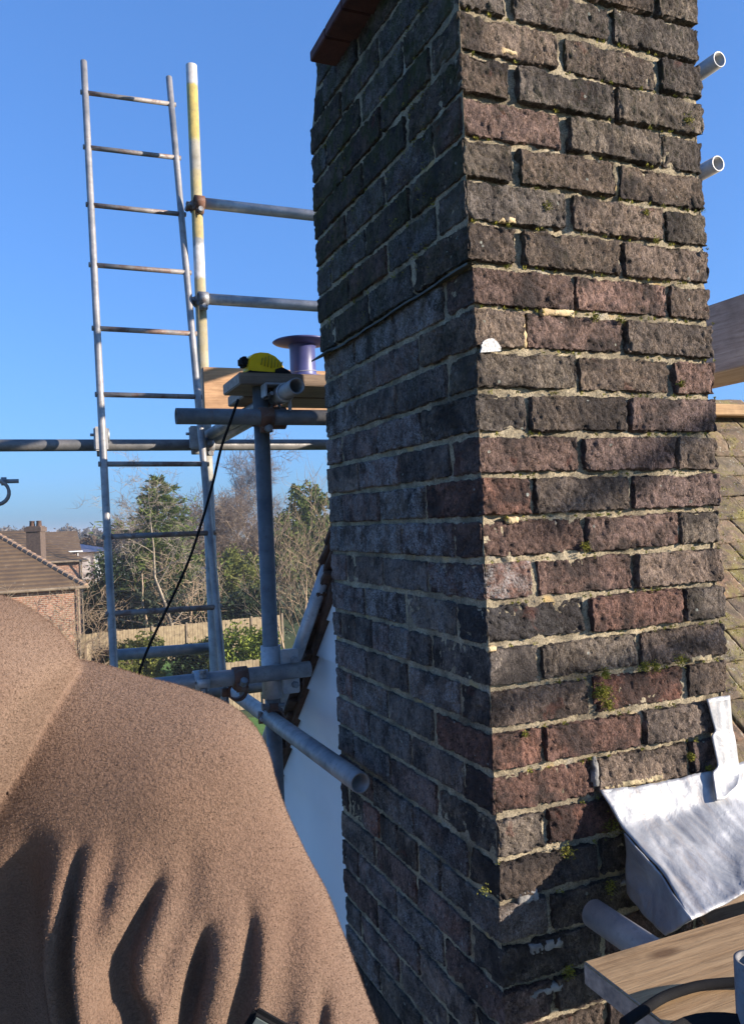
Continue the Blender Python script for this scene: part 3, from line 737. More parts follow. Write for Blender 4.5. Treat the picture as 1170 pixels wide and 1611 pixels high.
# boards of the little platform
zbd = e2.z+TR+.004
def board(name, lo, hi, label, mat='board', rot=0.0, cat='board', end=True, group=None):
    lo = Vector(lo); hi = Vector(hi); c = (lo+hi)/2; h = (hi-lo)/2
    me = MB().box(tuple(-h), tuple(h)).mesh(name, bevel=.003)
    me.materials.append(M[mat]); me.materials.append(M['endgrain'])
    ax = 0 if h.x > h.y else 1
    for p in me.polygons:
        if abs(p.normal[ax]) > .8 and abs(p.center[ax]) > h[ax]*.97: p.material_index = 1
    o = add(name, me, None, None, c, label, cat, group); o.rotation_euler.z = rot; return o
yb = atX(385, 600, -.2).y
bx0 = atY(384, 590, yt+.02).x
board('scaffold_board', (bx0-.02, yt+.0, zbd), (.9, yt+.225, zbd+.036), 'brown scaffold board with a sawn left end carrying the tape measure', 'board_dark')
board('scaffold_board', (bx0+.05, yt+.24, zbd-.001), (.9, yt+.465, zbd+.035), 'second scaffold board lying behind the one with the tape measure', 'board_dark')
tb_y = p1y-.33
a0 = atY(319, 577, tb_y); a1 = atY(319, 640, tb_y)
board('toe_board', (a0.x, tb_y, a1.z-.01), (1.0, tb_y+.036, a0.z), 'orange brown toe board standing on edge beside the yellow pole', 'toe')
# brace between T2 and ledger
stube(atY(345, 690, yr-.06), atY(430, 640, p2y+.2), 'short grey tube slanting up under the platform boards', 'galv')
# lower level
zL1 = atY(400, 1062, p2y-.052).z
stube((atY(150, 1085, p2y-.052).x, p2y-.052, zL1), (atY(487, 1052, p2y-.052).x, p2y-.052, zL1), 'lower horizontal tube ending just left of the tile verge', 'galv')
stube((atY(150, 1098, yr).x-.4, yr, atY(345, 1088, yr).z), (p1x+.5, yr, atY(345, 1088, yr).z), 'thin looking lower tube behind, half hidden under the near one', 'galv_dark')
cs = thing('sleeve_coupler', 'large galvanised sleeve clamp with two bolts halfway down the grey upright', 'coupler', (p2x, p2y, zL1))
mb = MB().tube((0, 0, -.085), (0, 0, .075), TR+.007, n=20, inner=TR+.001); add('band', mb.mesh('band', True), M['galv_light'], cs)
add('plate', MB().box((TR-.004, -.05, -.07), (TR+.05, -.03, .065)).mesh('plate', bevel=.003), M['galv_light'], cs)
for dz in (-.04, .035):
    b = add('bolt', bolt_me, None, cs, (TR+.03, -.045, dz)); b.rotation_euler = (math.pi/2, 0, 0)
    b = add('nut', nut_me, None, cs, (TR+.03, -.062, dz)); b.rotation_euler = (math.pi/2, 0, 0)
# T3: open end near the stack, running back along +Y
e3 = at(567, 1232, 1.84)
stube((e3.x, e3.y, e3.z), (e3.x-.02, 1.75, e3.z), 'open ended tube slanting past the shaded chimney side', 'galv')
far3 = Vector((e3.x, p2y-.11, e3.z))
coupler((p2x, p2y, e3.z), EZ, (e3.x, p2y-.02, e3.z), EY, 'rusty coupler low on the grey upright beside the tile verge', 'galv_rust', None)
pj = atY(378, 1072, p2y-.052)
coupler((pj.x, p2y-.052, zL1), EX, (pj.x, p2y, zL1-.05), EY, 'brown coupler under the lower horizontal tube', 'galv_rust', None)
pk = atY(316, 1070, p2y-.052)
coupler((pk.x, p2y-.052, zL1), EX, (pk.x, p2y-.052, zL1+.002), EX, 'pale silver clamp with a ring bolt on the lower tube by the ladder', 'galv_light', None)
# diagonal brace
stube(at(519, 880, 2.42), at(392, 1245, 2.85), 'bright diagonal brace tube leaning behind the lower grey upright', 'galv_light', .020)
# far rail piece near the ladder foot
stube(atY(176, 1031, yr+.10), atY(334, 1019, yr+.10), 'grey tube crossing behind the ladder just above the shoulder', 'galv')
# right side guard rails and toe board, running towards us
for py, px, lb in ((93, 1131, 'upper open ended tube poking out behind the right chimney edge'), (257, 1129, 'lower open ended tube poking out behind the right chimney edge')):
    e = at(px, py, 2.45); stube(e, (e.x, e.y+2.2, e.z), lb, 'galv_light')
e = at(1120, 530, 2.55)
tz0 = atX(1160, 578, e.x).z; 
board('toe_board', (e.x, -.05, tz0), (e.x+.036, 2.6, tz0+.215), 'weathered grey brown toe board to the right of the chimney', 'board_y')
board('scaffold_board', (e.x+.05, -.05, tz0+.004), (e.x+.28, 2.6, tz0+.04), 'scaffold board lying flat behind the right hand toe board', 'board_y')
# clamp at far left edge of the picture
pc = at(-6, 775, 1.9)
cl = thing('tube_coupler', 'grey clamp end with a bolt poking in at the left edge', 'coupler', pc)
R = MB().tube((0, -.02, 0), (0, .02, 0), TR+.008, n=20, inner=TR+.0005); add('band', R.mesh('band', True), M['coupler'], cl)
add('bolt', MB().tube((0, 0, 0), (.05, 0, 0), .005, n=8).tube((.012, 0, 0), (.024, 0, 0), .010, n=6).mesh('bolt'), M['coupler'], cl, (.0, 0, .026))
stube(pc+Vector((0, -.35, 0)), pc+Vector((0, 1.2, 0)) , 'tube end held by the clamp outside the left edge', 'galv') if False else None

# ladder
def ladder():
    lt = Vector(at(132, 97, 3.62)); lbm = Vector(at(181, 1075, 2.92))
    l_dir = (lbm-lt)
    w_ = .395
    rtp = atX(0, 0, 0)
    r_t = at(266, 122, 3.62+.15); r_b = at(357, 1130, 2.92+.145)
    rooth = thing('steel_ladder', 'slim steel ladder with rusty rungs leaning against the scaffold tube', 'ladder', lbm)
    def ext(a, b, k): return a+(b-a)*k
    L0, L1 = lt, ext(lt, lbm, 1.9); R0, R1 = r_t, ext(r_t, r_b, 1.9)
    for a, b in ((L0, L1), (R0, R1)):
        add('stile', MB().path([a-lbm+(b-a)*(i/12) for i in range(13)], .0145, n=12).mesh('stile', True), M['galv'], rooth)
    rows = [(147, 165), (232, 248), (322, 337), (416, 428), (516, 524), (620, 623), (730, 730), (845, 838), (967, 957)]
    def on(a, b, py):  # point of the segment seen at image row py
        lo, hi = 0.0, 1.2
        for _ in range(40):
            m = (lo+hi)/2; p = a+(b-a)*m; d = p-CAM; y = 807-FPX*d.dot(up)/d.dot(fw)
            if y < py: lo = m
            else: hi = m
        return lo
    ts = [(on(lt, lbm, a), on(r_t, r_b, b)) for a, b in rows]
    # real ladders have even rungs: fit a line through them
    t0 = np.polyfit(range(9), [t[0] for t in ts], 1); t1 = np.polyfit(range(9), [t[1] for t in ts], 1)
    for k in range(0, 16):
        u = t0[0]*k+t0[1]; v = t1[0]*k+t1[1]
        if k < 9: u = (u+ts[k][0])/2; v = (v+ts[k][1])/2
        a = ext(lt, lbm, u); b = ext(r_t, r_b, v); d = (b-a).normalized()
        add('rung', MB().tube(a-d*.02-lbm, b+d*.02-lbm, .0105, n=12).mesh('rung', True), M['rung'], rooth)
    return rooth
ladder()
# ladder clips on the long tube
for px, lb in ((161, 'pale ladder clip where the left ladder stile meets the long tube'), (310, 'ladder clip where the right ladder stile meets the long tube')):
    p = atY(px, 692 if px < 200 else 690, yr-.045)
    t = thing('ladder_clip', lb, 'clip', p)
    add('plate', MB().box((-.032, -.02, -.045), (.022, .012, .052)).mesh('plate', bevel=.006), M['galv_light'], t)
    add('hook', MB().tube((-.02, .02, -.05), (.012, .02, -.05), .016, n=12).mesh('hook', True), M['coupler'], t)
    add('bolt', MB().tube((-.045, 0, .02), (-.025, 0, .02), .006, n=8).tube((.02, .03, .02), (.03, .03, .02), .03, n=16).mesh('bolt', True), M['coupler'], t)

# things on the boards
ztop = zbd+.036
def tape():
    p = atZ(412, 588, ztop); p = atY(416, 585, yt+.045); o = thing('tape_measure', 'yellow and black tape measure lying on the scaffold board', 'tape measure', (p.x, yt+.045, ztop), rz=.15); o.scale = (1.3, 1.3, 1.3)
    yl = mat_noise('yellow plastic', (.72, .46, .008), (.80, .53, .01), 40, .35); bk = M['black']
    pr = [(-.045, 0), (.048, 0), (.046, .014), (.036, .032), (.022, .044), (.004, .051), (-.016, .051), (-.032, .047), (-.044, .036), (-.05, .014)]
    me = MB().prism([Vector((x, -.022, z)) for x, z in pr], Vector((0, .044, 0))).mesh('case', bevel=.005); add('case', me, yl, o)
    for k in range(7):
        x = -.018+k*.0085; add('grip_rib', MB().tube((x, -.0235, .014+abs(k-3)*.002), (x+.004, -.0235, .043-abs(k-2)*.003), .0015, n=6).mesh('grip_rib', True), mat_noise('dark yellow rib', (.30, .22, .01), (.4, .3, .01), 30), o)
    add('mouth', MB().box((-.062, -.017, .016), (-.044, .017, .040)).mesh('mouth', bevel=.005), bk, o)
    add('belt_clip', MB().prism([Vector((x, -.026, z)) for x, z in ((.016, .002), (.06, .002), (.055, .010), (.035, .018), (.018, .012))], Vector((0, .004, 0))).mesh('belt_clip', bevel=.001), bk, o)
    add('foot_strip', MB().box((-.048, -.0225, -.0), (.046, .0225, .006)).mesh('foot_strip', bevel=.001), bk, o)
tape()
def spool():
    p = atY(477, 588, yt+.09); o = thing('cable_spool', 'empty blue plastic spool standing on the scaffold board', 'spool', (p.x, yt+.09, ztop)); o.scale = (1.22, 1.22, 1.1)
    bl = mat_noise('blue violet plastic', (.045, .05, .16), (.08, .09, .24), 12, .4); n = 40
    add('core', MB().lathe([(.036, .010), (.034, .022), (.0335, .088), (.038, .098)], n).mesh('core', True), bl, o)
    add('flange', MB().lathe([(.0, 0), (.062, 0), (.062, .004), (.036, .010), (.0, .010)], n).mesh('flange', True), bl, o)
    add('flange', MB().lathe([(.0, .098), (.036, .098), (.074, .106), (.078, .109), (.074, .112), (.03, .112), (.0, .112)], n).mesh('flange', True), bl, o)
    add('wire_turn', MB().path([(math.cos(a)*.0345, math.sin(a)*.0345, .020+.003*math.sin(a*1.3)) for a in np.linspace(0, 9.6, 60)], .0016, 6).mesh('wire_turn', True), mat_noise('grey wire', (.2, .2, .25), (.3, .3, .35), 20, .4), o)
spool()
# hanging black cable
cb = [at(375, 628, 2.38), at(362, 665, 2.40), at(348, 705, 2.42), at(335, 760, 2.44), at(318, 820, 2.46), at(298, 880, 2.48), at(276, 930, 2.5), at(256, 972, 2.5), at(240, 1005, 2.5), at(226, 1038, 2.5), at(214, 1075, 2.5), at(190, 1150, 2.5)]
sm = []
for i in range(len(cb)-1):
    p0, p1, p2, p3 = cb[max(i-1, 0)], cb[i], cb[i+1], cb[min(i+2, len(cb)-1)]
    for t in (0, .25, .5, .75): sm.append(.5*((2*p1)+(p2-p0)*t+(2*p0-5*p1+4*p2-p3)*t*t+(3*p1-p0-3*p2+p3)*t**3))
sm.append(cb[-1])
add('power_cable', MB().path([p-cb[0] for p in sm], .0042, 8).mesh('power_cable', True), M['black'], None, cb[0], 'thin black cable drooping from the platform across the ladder', 'cable')

# ---- lower right: plank, tube, upright, hose
zp = 7-.645
c0 = atZ(916, 1512, zp)
pl = board('scaffold_plank', (c0.x, c0.y-.235, zp-.034), (2.6, c0.y, zp), 'pale new timber plank with a knot at the bottom right corner', 'board')
te = at(933, 1437, 1.40)
stube((te.x, te.y, te.z), (te.x, -1.1, te.z), 'short shiny tube end poking out from under the pale plank', 'galv_light')
up2 = at(1187, 1510, .98)
stube((up2.x, up2.y, 4.5), (up2.x, up2.y, up2.z), 'upright tube with an open top at the right edge by the plank', 'galv_dark')
hz = [atZ(980, 1611, zp+.012), atZ(1010, 1590, zp+.010), atZ(1045, 1568, zp+.009), atZ(1090, 1553, zp+.009), atZ(1130, 1547, zp+.009), atZ(1180, 1545, zp+.01), atZ(1260, 1550, zp+.01), atZ(1330, 1575, zp+.01)]
sm = []
for i in range(len(hz)-1):
    p0, p1, p2, p3 = hz[max(i-1, 0)], hz[i], hz[i+1], hz[min(i+2, len(hz)-1)]
    for t in (0, .25, .5, .75): sm.append(.5*((2*p1)+(p2-p0)*t+(2*p0-5*p1+4*p2-p3)*t*t+(3*p1-p0-3*p2+p3)*t**3))
sm.append(hz[-1])
add('black_hose', MB().path([p-hz[0] for p in sm], .0065, 10).mesh('black_hose', True), M['black'], None, hz[0], 'black hose curling across the pale plank', 'hose')
bkp = atZ(1085, 1650, zp)
bo = thing('rubber_bucket', 'black rubber rim of a tub just below the hose on the plank', 'tub', (bkp.x, bkp.y-.08, zp))
add('bowl', MB().lathe([(0, .004), (.07, .004), (.085, .03), (.088, .034), (.092, .03), (.078, 0), (0, 0)], 32).mesh('bowl', True), M['black'], bo)

# ---- working platform we stand on (below the frame) and braces out of frame that throw the bands of shade
for k in range(7):
    board('scaffold_board', (-2.15+k*.235, -3.0, 5.33), (-2.15+k*.235+.225, 1.0, 5.366), ['leftmost board of the platform underfoot', 'second board from the left of the platform underfoot', 'third board from the left of the platform underfoot', 'middle board of the platform underfoot', 'third board from the chimney of the platform underfoot', 'second board from the chimney of the platform underfoot', 'board of the platform underfoot closest to the chimney'][k], 'board_y', group='platform boards underfoot')
for x in (-2.0, -.55):
    for yy in (-2.4, .6): stube((x, yy-.0, 0), (x, yy, 5.33-.06), 'upright under the '+('far left' if x < -1 and yy > 0 else 'near left' if x < -1 else 'far right' if yy > 0 else 'near right')+' corner of the working platform', 'galv_dark', group='platform uprights')
for yy in (-2.4, .6): stube((-2.3, yy, 5.30), (-.2, yy, 5.30), ('far' if yy > 0 else 'near')+' cross tube carrying the working platform', 'galv_dark', group='platform cross tubes')
def shade_tube(pxa, pxb, t, lb):
    a = atY(*pxa, 0)+SUN*t; b = atY(*pxb, 0)+SUN*t; d = (b-a).normalized()
    stube(a-d*.35, b+d*.05, lb, 'galv')
shade_tube((1125, 660), (905, 797), 7.5, 'brace tube outside the picture to the right, upper one')
shade_tube((1135, 1000), (790, 1108), 8.0, 'brace tube outside the picture to the right, lower one')

# ================================================================== PERSON
D = .76; PXM = D/1280.8
def smin(a, b, k):
    h = np.clip(.5+.5*(b-a)/k, 0, 1); return b*(1-h)+a*h-k*h*(1-h)
def smax(a, b, k): return -smin(-a, -b, k)
def caps(P, a, b, ra, rb):
    a = np.array(a, float); b = np.array(b, float); ab = b-a; t = np.clip(((P-a)@ab)/(ab@ab), 0, 1)
    return np.linalg.norm(P-a-t[..., None]*ab, axis=-1)-(ra+(rb-ra)*t)
def ell(P, c, r):
    q = (P-np.array(c, float))/np.array(r, float); L = np.linalg.norm(q, axis=-1); return (L-1)*min(r)
def polyd(P, pts):
    d = np.full(P.shape[:-1], 1e9); X = P[..., :2]; m = np.zeros(P.shape[:-1])
    n = len(pts)-1
    for i in range(n):
        a = np.array(pts[i], float); b = np.array(pts[i+1], float); ab = b-a; t = np.clip(((X-a)@ab)/(ab@ab), 0, 1)
        dd = np.linalg.norm(X-a-t[..., None]*ab, axis=-1); c = dd < d; d = np.where(c, dd, d); m = np.where(c, (i+t)/n, m)
    return d, m
def nets(f, lo, hi, step):
    ax = [np.arange(l, h+step, step) for l, h in zip(lo, hi)]
    G = np.stack(np.meshgrid(*ax, indexing='ij'), -1).astype(np.float32)
    S = np.empty(G.shape[:3], np.float32)
    for i in range(0, G.shape[0], 16): S[i:i+16] = f(G[i:i+16])
    ins = S < 0; nx, ny, nz = S.shape
    cnt = np.zeros((nx-1, ny-1, nz-1)); acc = np.zeros((nx-1, ny-1, nz-1, 3))
    for ax_ in range(3):
        sl0 = [slice(None)]*3; sl1 = [slice(None)]*3; sl0[ax_] = slice(0, -1); sl1[ax_] = slice(1, None)
        s0 = S[tuple(sl0)]; s1 = S[tuple(sl1)]; cr = (s0 < 0) != (s1 < 0); t = np.where(cr, s0/(s0-s1+1e-12), 0)
        o = [a for a in range(3) if a != ax_]
        base = np.stack(np.meshgrid(*[np.arange(k) for k in s0.shape], indexing='ij'), -1).astype(float); base[..., ax_] += t
        for d1 in (0, 1):
            for d2 in (0, 1):
                s = [slice(None)]*3
                s[o[0]] = slice(1, None) if d1 == 0 else slice(0, -1); s[o[1]] = slice(1, None) if d2 == 0 else slice(0, -1)
                # cell index = edge index - (1-d) along other axes
                src = [slice(None)]*3; src[o[0]] = slice(0, s0.shape[o[0]]-1) if d1 == 0 else slice(1, None); src[o[1]] = slice(0, s0.shape[o[1]]-1) if d2 == 0 else slice(1, None)
                cc = cr[tuple(src)]; cnt += cc; acc += base[tuple(src)]*cc[..., None]
    act = cnt > 0; idx = -np.ones(act.shape, int); idx[act] = np.arange(act.sum())
    V = acc[act]/cnt[act][:, None]*step+np.array(lo)
    F = []
    for ax_ in range(3):
        o = [(1, 2), (2, 0), (0, 1)][ax_]
        sl0 = [slice(None)]*3; sl1 = [slice(None)]*3; sl0[ax_] = slice(0, -1); sl1[ax_] = slice(1, None)
        a = ins[tuple(sl0)]; b = ins[tuple(sl1)]; cr = a != b
        I = np.argwhere(cr); ok = (I[:, o[0]] > 0) & (I[:, o[1]] > 0) & (I[:, o[0]] < act.shape[o[0]]) & (I[:, o[1]] < act.shape[o[1]]); I = I[ok]
        def g(d0, d1):
            J_ = I.copy(); J_[:, o[0]] -= d0; J_[:, o[1]] -= d1; return idx[J_[:, 0], J_[:, 1], J_[:, 2]]
        q = np.stack([g(1, 1), g(0, 1), g(0, 0), g(1, 0)], 1); fl_ = ~a[tuple(I.T)]; q[fl_] = q[fl_][:, ::-1]
        F.append(q)
    return V, np.concatenate(F)
def loc2world(V):  # px-like local (x right, y down, z away) -> world
    k = PXM
    r = np.array(rt); u = np.array(up); f_ = np.array(fw)
    return np.array(CAM)+f_*D+(V[:, [0]]-585)*k*r+(807-V[:, [1]])*k*u+V[:, [2]]*k*f_
folds = [([(182, 1245), (172, 1300), (166, 1380), (164, 1440), (170, 1510), (196, 1570), (250, 1700)], 10, 40),
         ([(290, 1290), (278, 1335), (254, 1385), (236, 1430), (238, 1485), (262, 1550), (285, 1680)], 15, 44),
         ([(350, 1370), (342, 1430), (326, 1500), (306, 1570), (300, 1700)], 12, 32),
         ([(395, 1330), (408, 1420), (404, 1480), (390, 1550), (372, 1700)], 11, 26),
         ([(512, 1490), (508, 1560), (496, 1640), (490, 1740)], 10, 18),
         ([(120, 1230), (92, 1330), (84, 1450), (96, 1580), (120, 1680)], 34, 44),
         ([(228, 1230), (214, 1330), (206, 1450), (214, 1560)], 14, 9),
         ([(330, 1250), (322, 1330), (300, 1420), (282, 1500)], 16, 8),
         ([(455, 1330), (462, 1430), (452, 1540), (440, 1650)], 18, 10),
         ([(250, 1130), (330, 1190), (395, 1290), (440, 1400)], 30, 6)]
def hoodie(P):
    x = P[..., 0]; y = P[..., 1]; z = P[..., 2]
    yoke = smin(caps(P, (60, 1196, 70), (225, 1210, 30), 138, 132), caps(P, (-110, 1180, 90), (262, 1218, 10), 140, 120), 20)
    yl = caps(P, (-110, 1165, 90), (-480, 1225, 260), 128, 128)
    arm = caps(P, (306, 1264, 20), (462, 1720, 30), 130, 148)
    arml = caps(P, (-500, 1255, 280), (-600, 1720, 300), 130, 130)
    torso = caps(P, (120, 1290, 38), (95, 1800, 60), 172, 185); t2 = caps(P, (-220, 1330, 290), (-200, 1800, 300), 170, 180)
    torso = smin(torso, t2, 120); torso = smax(torso, y-1900, 20)
    s = smin(yoke, yl, 60); s = smin(s, arm, 55); s = smin(s, arml, 55); s = smin(s, torso, 90); s = smin(s, caps(P, (205, 1400, -8), (240, 1850, 0), 150, 165), 60)
    fore = caps(P, (462, 1720, 30), (200, 1880, 360), 120, 90); s = smin(s, fore, 50)
    fore = caps(P, (-600, 1720, 300), (-300, 1860, 400), 115, 90); s = smin(s, fore, 50)
    belly = caps(P, (-60, 1500, 250), (-60, 1850, 260), 160, 170); s = smin(s, belly, 90)
    s = smax(s, y-1960, 16)
    gate = np.clip((150-z)/150, 0, 1)
    for pts, wd, am in folds:
        d, m = polyd(P, pts); env = np.clip(m*2.6, 0, 1); env = env*env*(3-2*env)
        s = s+gate*am*env*np.exp(-(d/(wd*(.7+1.1*m)))**2)
        s = s-gate*am*.30*env*np.exp(-((d-wd*2.4)/(wd*1.2))**2)
    s = s+4*np.sin(x*.016+y*.009+2*np.sin(y*.006))+2.5*np.sin(x*.011-y*.021+1.5*np.sin(x*.01))
    # hood bunched at the neck
    Q_ = P.copy(); Q_[..., 2] = (Q_[..., 2]+125)*.55
    A_ = np.linalg.norm(Q_-np.array((-88, 1174, 0.)), axis=-1)-262
    B_ = np.linalg.norm(Q_-np.array((-464, 886, 0.)), axis=-1)-614
    C_ = ell(P, (-110, 1115, -95), (340, 330, 225))
    h = smax(smax(A_, B_, 14), C_, 50)
    hole = caps(P, (-250, 700, 60), (-200, 1060, 40), 150, 110); h = smax(h, -hole, 20)
    h = smax(h, -1100-x, 10)
    return smin(s, h, 4)
V, F = nets(hoodie, (-800, 880, -350), (640, 1990, 580), 7.0)
Wv = loc2world(V)
person = thing('person', 'person seen from behind in a brown fleece hooded top at the lower left', 'person', (CAM.x-.3, CAM.y+.75, 5.366))
po = np.array(person.location)
Wn = V*.045
def m_fleece():
    k = N('brown fleece')
    geo = k.n('ShaderNodeNewGeometry'); pos = geo.outputs['Position']
    n1 = k.noise(420, 5, .65, pos); n2 = k.noise(150, 3, .5, pos); n3 = k.noise(900, 3, .7, pos)
    c = k.mix(k.ramp(n1, (.3, 0.0), (.7, 1.0)), (.125, .076, .052), (.265, .170, .120))
    c = k.mix(k.ramp(k.noise(6, 3, .5, pos), (.4, 0.0), (.6, .35)), c, (.20, .115, .072))
    h = k.math('ADD', k.math('MULTIPLY', n1, 1.0), k.math('ADD', k.math('MULTIPLY', n2, .5), k.math('MULTIPLY', n3, .35)))
    k.b.inputs['Sheen Weight'].default_value = .28; k.b.inputs['Sheen Roughness'].default_value = .55
    k.b.inputs['Sheen Tint'].default_value = (.75, .60, .48, 1)
    return k.out(c, .98, 0, k.bump(h, .0045), .08)
o = add('hooded_top', fast_mesh('hooded_top', Wv-po, F, True), m_fleece(), person)
def pile():
    T = Wv[F]; c = T.mean(1); nn = np.cross(T[:, 2]-T[:, 0], T[:, 3]-T[:, 1]); ar = np.linalg.norm(nn, axis=1)/2; nn /= (2*ar[:, None]+1e-12)
    cv = np.array(CAM)-c; ctr = Wv.mean(0)
    lv = V[F].mean(1); ok = (lv[:, 0] > -140) & (lv[:, 1] < 1720) & ((nn*cv).sum(1) > -.15*np.linalg.norm(cv, axis=1))
    if (nn*cv).sum(1)[lv[:, 2] < -100].mean() < 0: nn = -nn; ok = (lv[:, 0] > -140) & (lv[:, 1] < 1720) & ((nn*cv).sum(1) > -.15*np.linalg.norm(cv, axis=1))
    p = np.where(ok, ar, 0); p /= p.sum(); r = np.random.default_rng(2); m = 190000; ids = r.choice(len(F), m, p=p)
    u = r.random((m, 1)); v = r.random((m, 1)); q = T[ids]; P0 = (q[:, 0]*(1-u)+q[:, 1]*u)*(1-v)+(q[:, 3]*(1-u)+q[:, 2]*u)*v
    d = nn[ids]+r.normal(size=(m, 3))*.75; d /= np.linalg.norm(d, axis=1)[:, None]; sd = np.cross(d, r.normal(size=(m, 3))); sd /= np.linalg.norm(sd, axis=1)[:, None]
    L = r.uniform(.0010, .0030, (m, 1)); W = r.uniform(.00018, .0004, (m, 1)); P0 = P0-nn[ids]*.0006
    Q = np.stack([P0-sd*W, P0+sd*W, P0+d*L], 1).reshape(-1, 3); return fast_mesh('fleece_pile', Q-po, np.arange(m*3).reshape(-1, 3))
add('fleece_pile', pile(), o.data.materials[0], person, kind='stuff')
mds = o.modifiers.new('smooth', 'SMOOTH'); mds.factor = .6; mds.iterations = 3
def headf(P):
    s = ell(P, (-230, 790, 70), (125, 178, 165)); s = smin(s, caps(P, (-225, 900, 60), (-200, 1120, 40), 90, 100), 40)
    s = smin(s, caps(P, (-240, 850, 200), (-240, 920, 190), 50, 45), 50)       # jaw
    s = smin(s, caps(P, (-240, 780, 238), (-240, 825, 262), 12, 20), 14)       # nose
    for e in (-1, 1):
        s = smin(s, ell(P, (-230+e*128, 810, 60), (18, 46, 30)), 8)             # ears
        s = smax(s, -ell(P, (-240+e*48, 785, 250), (26, 16, 20)), 14)           # eye hollows
        s = smin(s, ell(P, (-240+e*48, 788, 222), (20, 14, 16)), 4)
    s = smax(s, -ell(P, (-240, 878, 262), (34, 5, 14)), 6)                     # mouth
    return s
Vh, Fh = nets(headf, (-420, 590, -130), (-60, 1180, 300), 9)
add('head', fast_mesh('head', loc2world(Vh)-po, Fh, True), mat_noise('skin', (.45, .26, .18), (.52, .31, .22), 20, .6), person)
def hairf(P):
    s = ell(P, (-230, 780, 62), (134, 186, 172)); s = smax(s, P[..., 2]-150+(P[..., 1]-780)*.6, 20); s = smax(s, P[..., 1]-900, 14)
    return s+4*np.sin(P[..., 0]*.09)*np.sin(P[..., 1]*.07)
Vh, Fh = nets(hairf, (-400, 570, -140), (-60, 920, 260), 9)
add('hair', fast_mesh('hair', loc2world(Vh)-po, Fh, True), mat_noise('dark hair', (.02, .014, .01), (.05, .035, .025), 60, .8, bd=.003, bs=200), person)
def legsf(P):
    s = smin(caps(P, (-240, 1960, 40), (-260, 3300, 40), 175, 95), caps(P, (0, 1960, 40), (40, 3300, 40), 175, 95), 40)
    return smax(s, 1900-P[..., 1], 20)
Vh, Fh = nets(legsf, (-480, 1880, -180), (260, 3420, 260), 20)
add('trousers', fast_mesh('trousers', loc2world(Vh)-po, Fh, True), mat_noise('dark work trousers', (.02, .022, .028), (.04, .042, .05), 20, .9), person)
def bootf(P):
    s = smin(caps(P, (-262, 3480, 0), (-265, 3490, 190), 75, 60), caps(P, (42, 3480, 0), (60, 3490, 190), 75, 60), 5)
    s = smin(s, smin(caps(P, (-262, 3300, 40), (-262, 3480, 30), 100, 85), caps(P, (40, 3300, 40), (42, 3480, 30), 100, 85), 5), 25); return smax(s, P[..., 1]-3540, 8)
Vh, Fh = nets(bootf, (-400, 3180, -130), (180, 3560, 300), 14)
add('boots', fast_mesh('boots', loc2world(Vh)-po, Fh, True), mat_noise('tan boots', (.16, .10, .05), (.24, .15, .08), 20, .8), person)
# dark framed glass edge on the sleeve at the bottom
gp = at(430, 1640, .575)
ph = thing('phone', 'dark edged phone corner showing at the bottom of the brown sleeve', 'phone', gp)
q_ = math.radians(-30); ax = rt*math.cos(q_)+up*math.sin(q_); az = -rt*math.sin(q_)+up*math.cos(q_)
ph.rotation_euler = Matrix((ax, fw, az)).transposed().to_euler()
add('case', MB().box((-.024, -.004, -.060), (.024, .004, .016)).mesh('case', bevel=.003), M['black'], ph)
k = N('phone glass'); add('glass', MB().box((-.020, -.0052, -.056), (.020, -.0038, .012)).mesh('glass'), k.out((.10, .12, .11), .12), ph)

# ================================================================== BACKGROUND
grass = N('ground'); gcol = grass.ramp(grass.noise(.12, 8, .7), (.35, (.035, .06, .018)), (.5, (.06, .10, .025)), (.65, (.09, .085, .04)))
gcol = grass.mix(grass.ramp(grass.noise(9, 6, .7), (.4, .5), (.6, 0.0)), gcol, (.02, .03, .01))
gm = grass.out(gcol, .95, 0, grass.bump(grass.noise(14, 6), .05))
me = fast_mesh('ground', [(-1500, -300, 0), (1500, -300, 0), (1500, 2500, 0), (-1500, 2500, 0)], [(0, 1, 2, 3)])
add('ground', me, gm, kind='structure')
lawn = mat_noise('bright lawn', (.07, .16, .02), (.11, .22, .035), 6, .95, bd=.03, bs=40)
def gpt(px, py, z=0): return atZ(px, py, z)
me = MB().prism([gpt(215, 1095, .02), gpt(345, 1092, .02), gpt(338, 1022, .02), gpt(228, 1026, .02)], Vector((0, 0, .01))).mesh('lawn'); add('lawn', me, lawn, kind='structure')
me = MB().prism([gpt(330, 1190, .02), gpt(470, 1190, .02), gpt(455, 1128, .02), gpt(345, 1130, .02)], Vector((0, 0, .01))).mesh('lawn'); add('lawn', me, lawn, kind='structure')

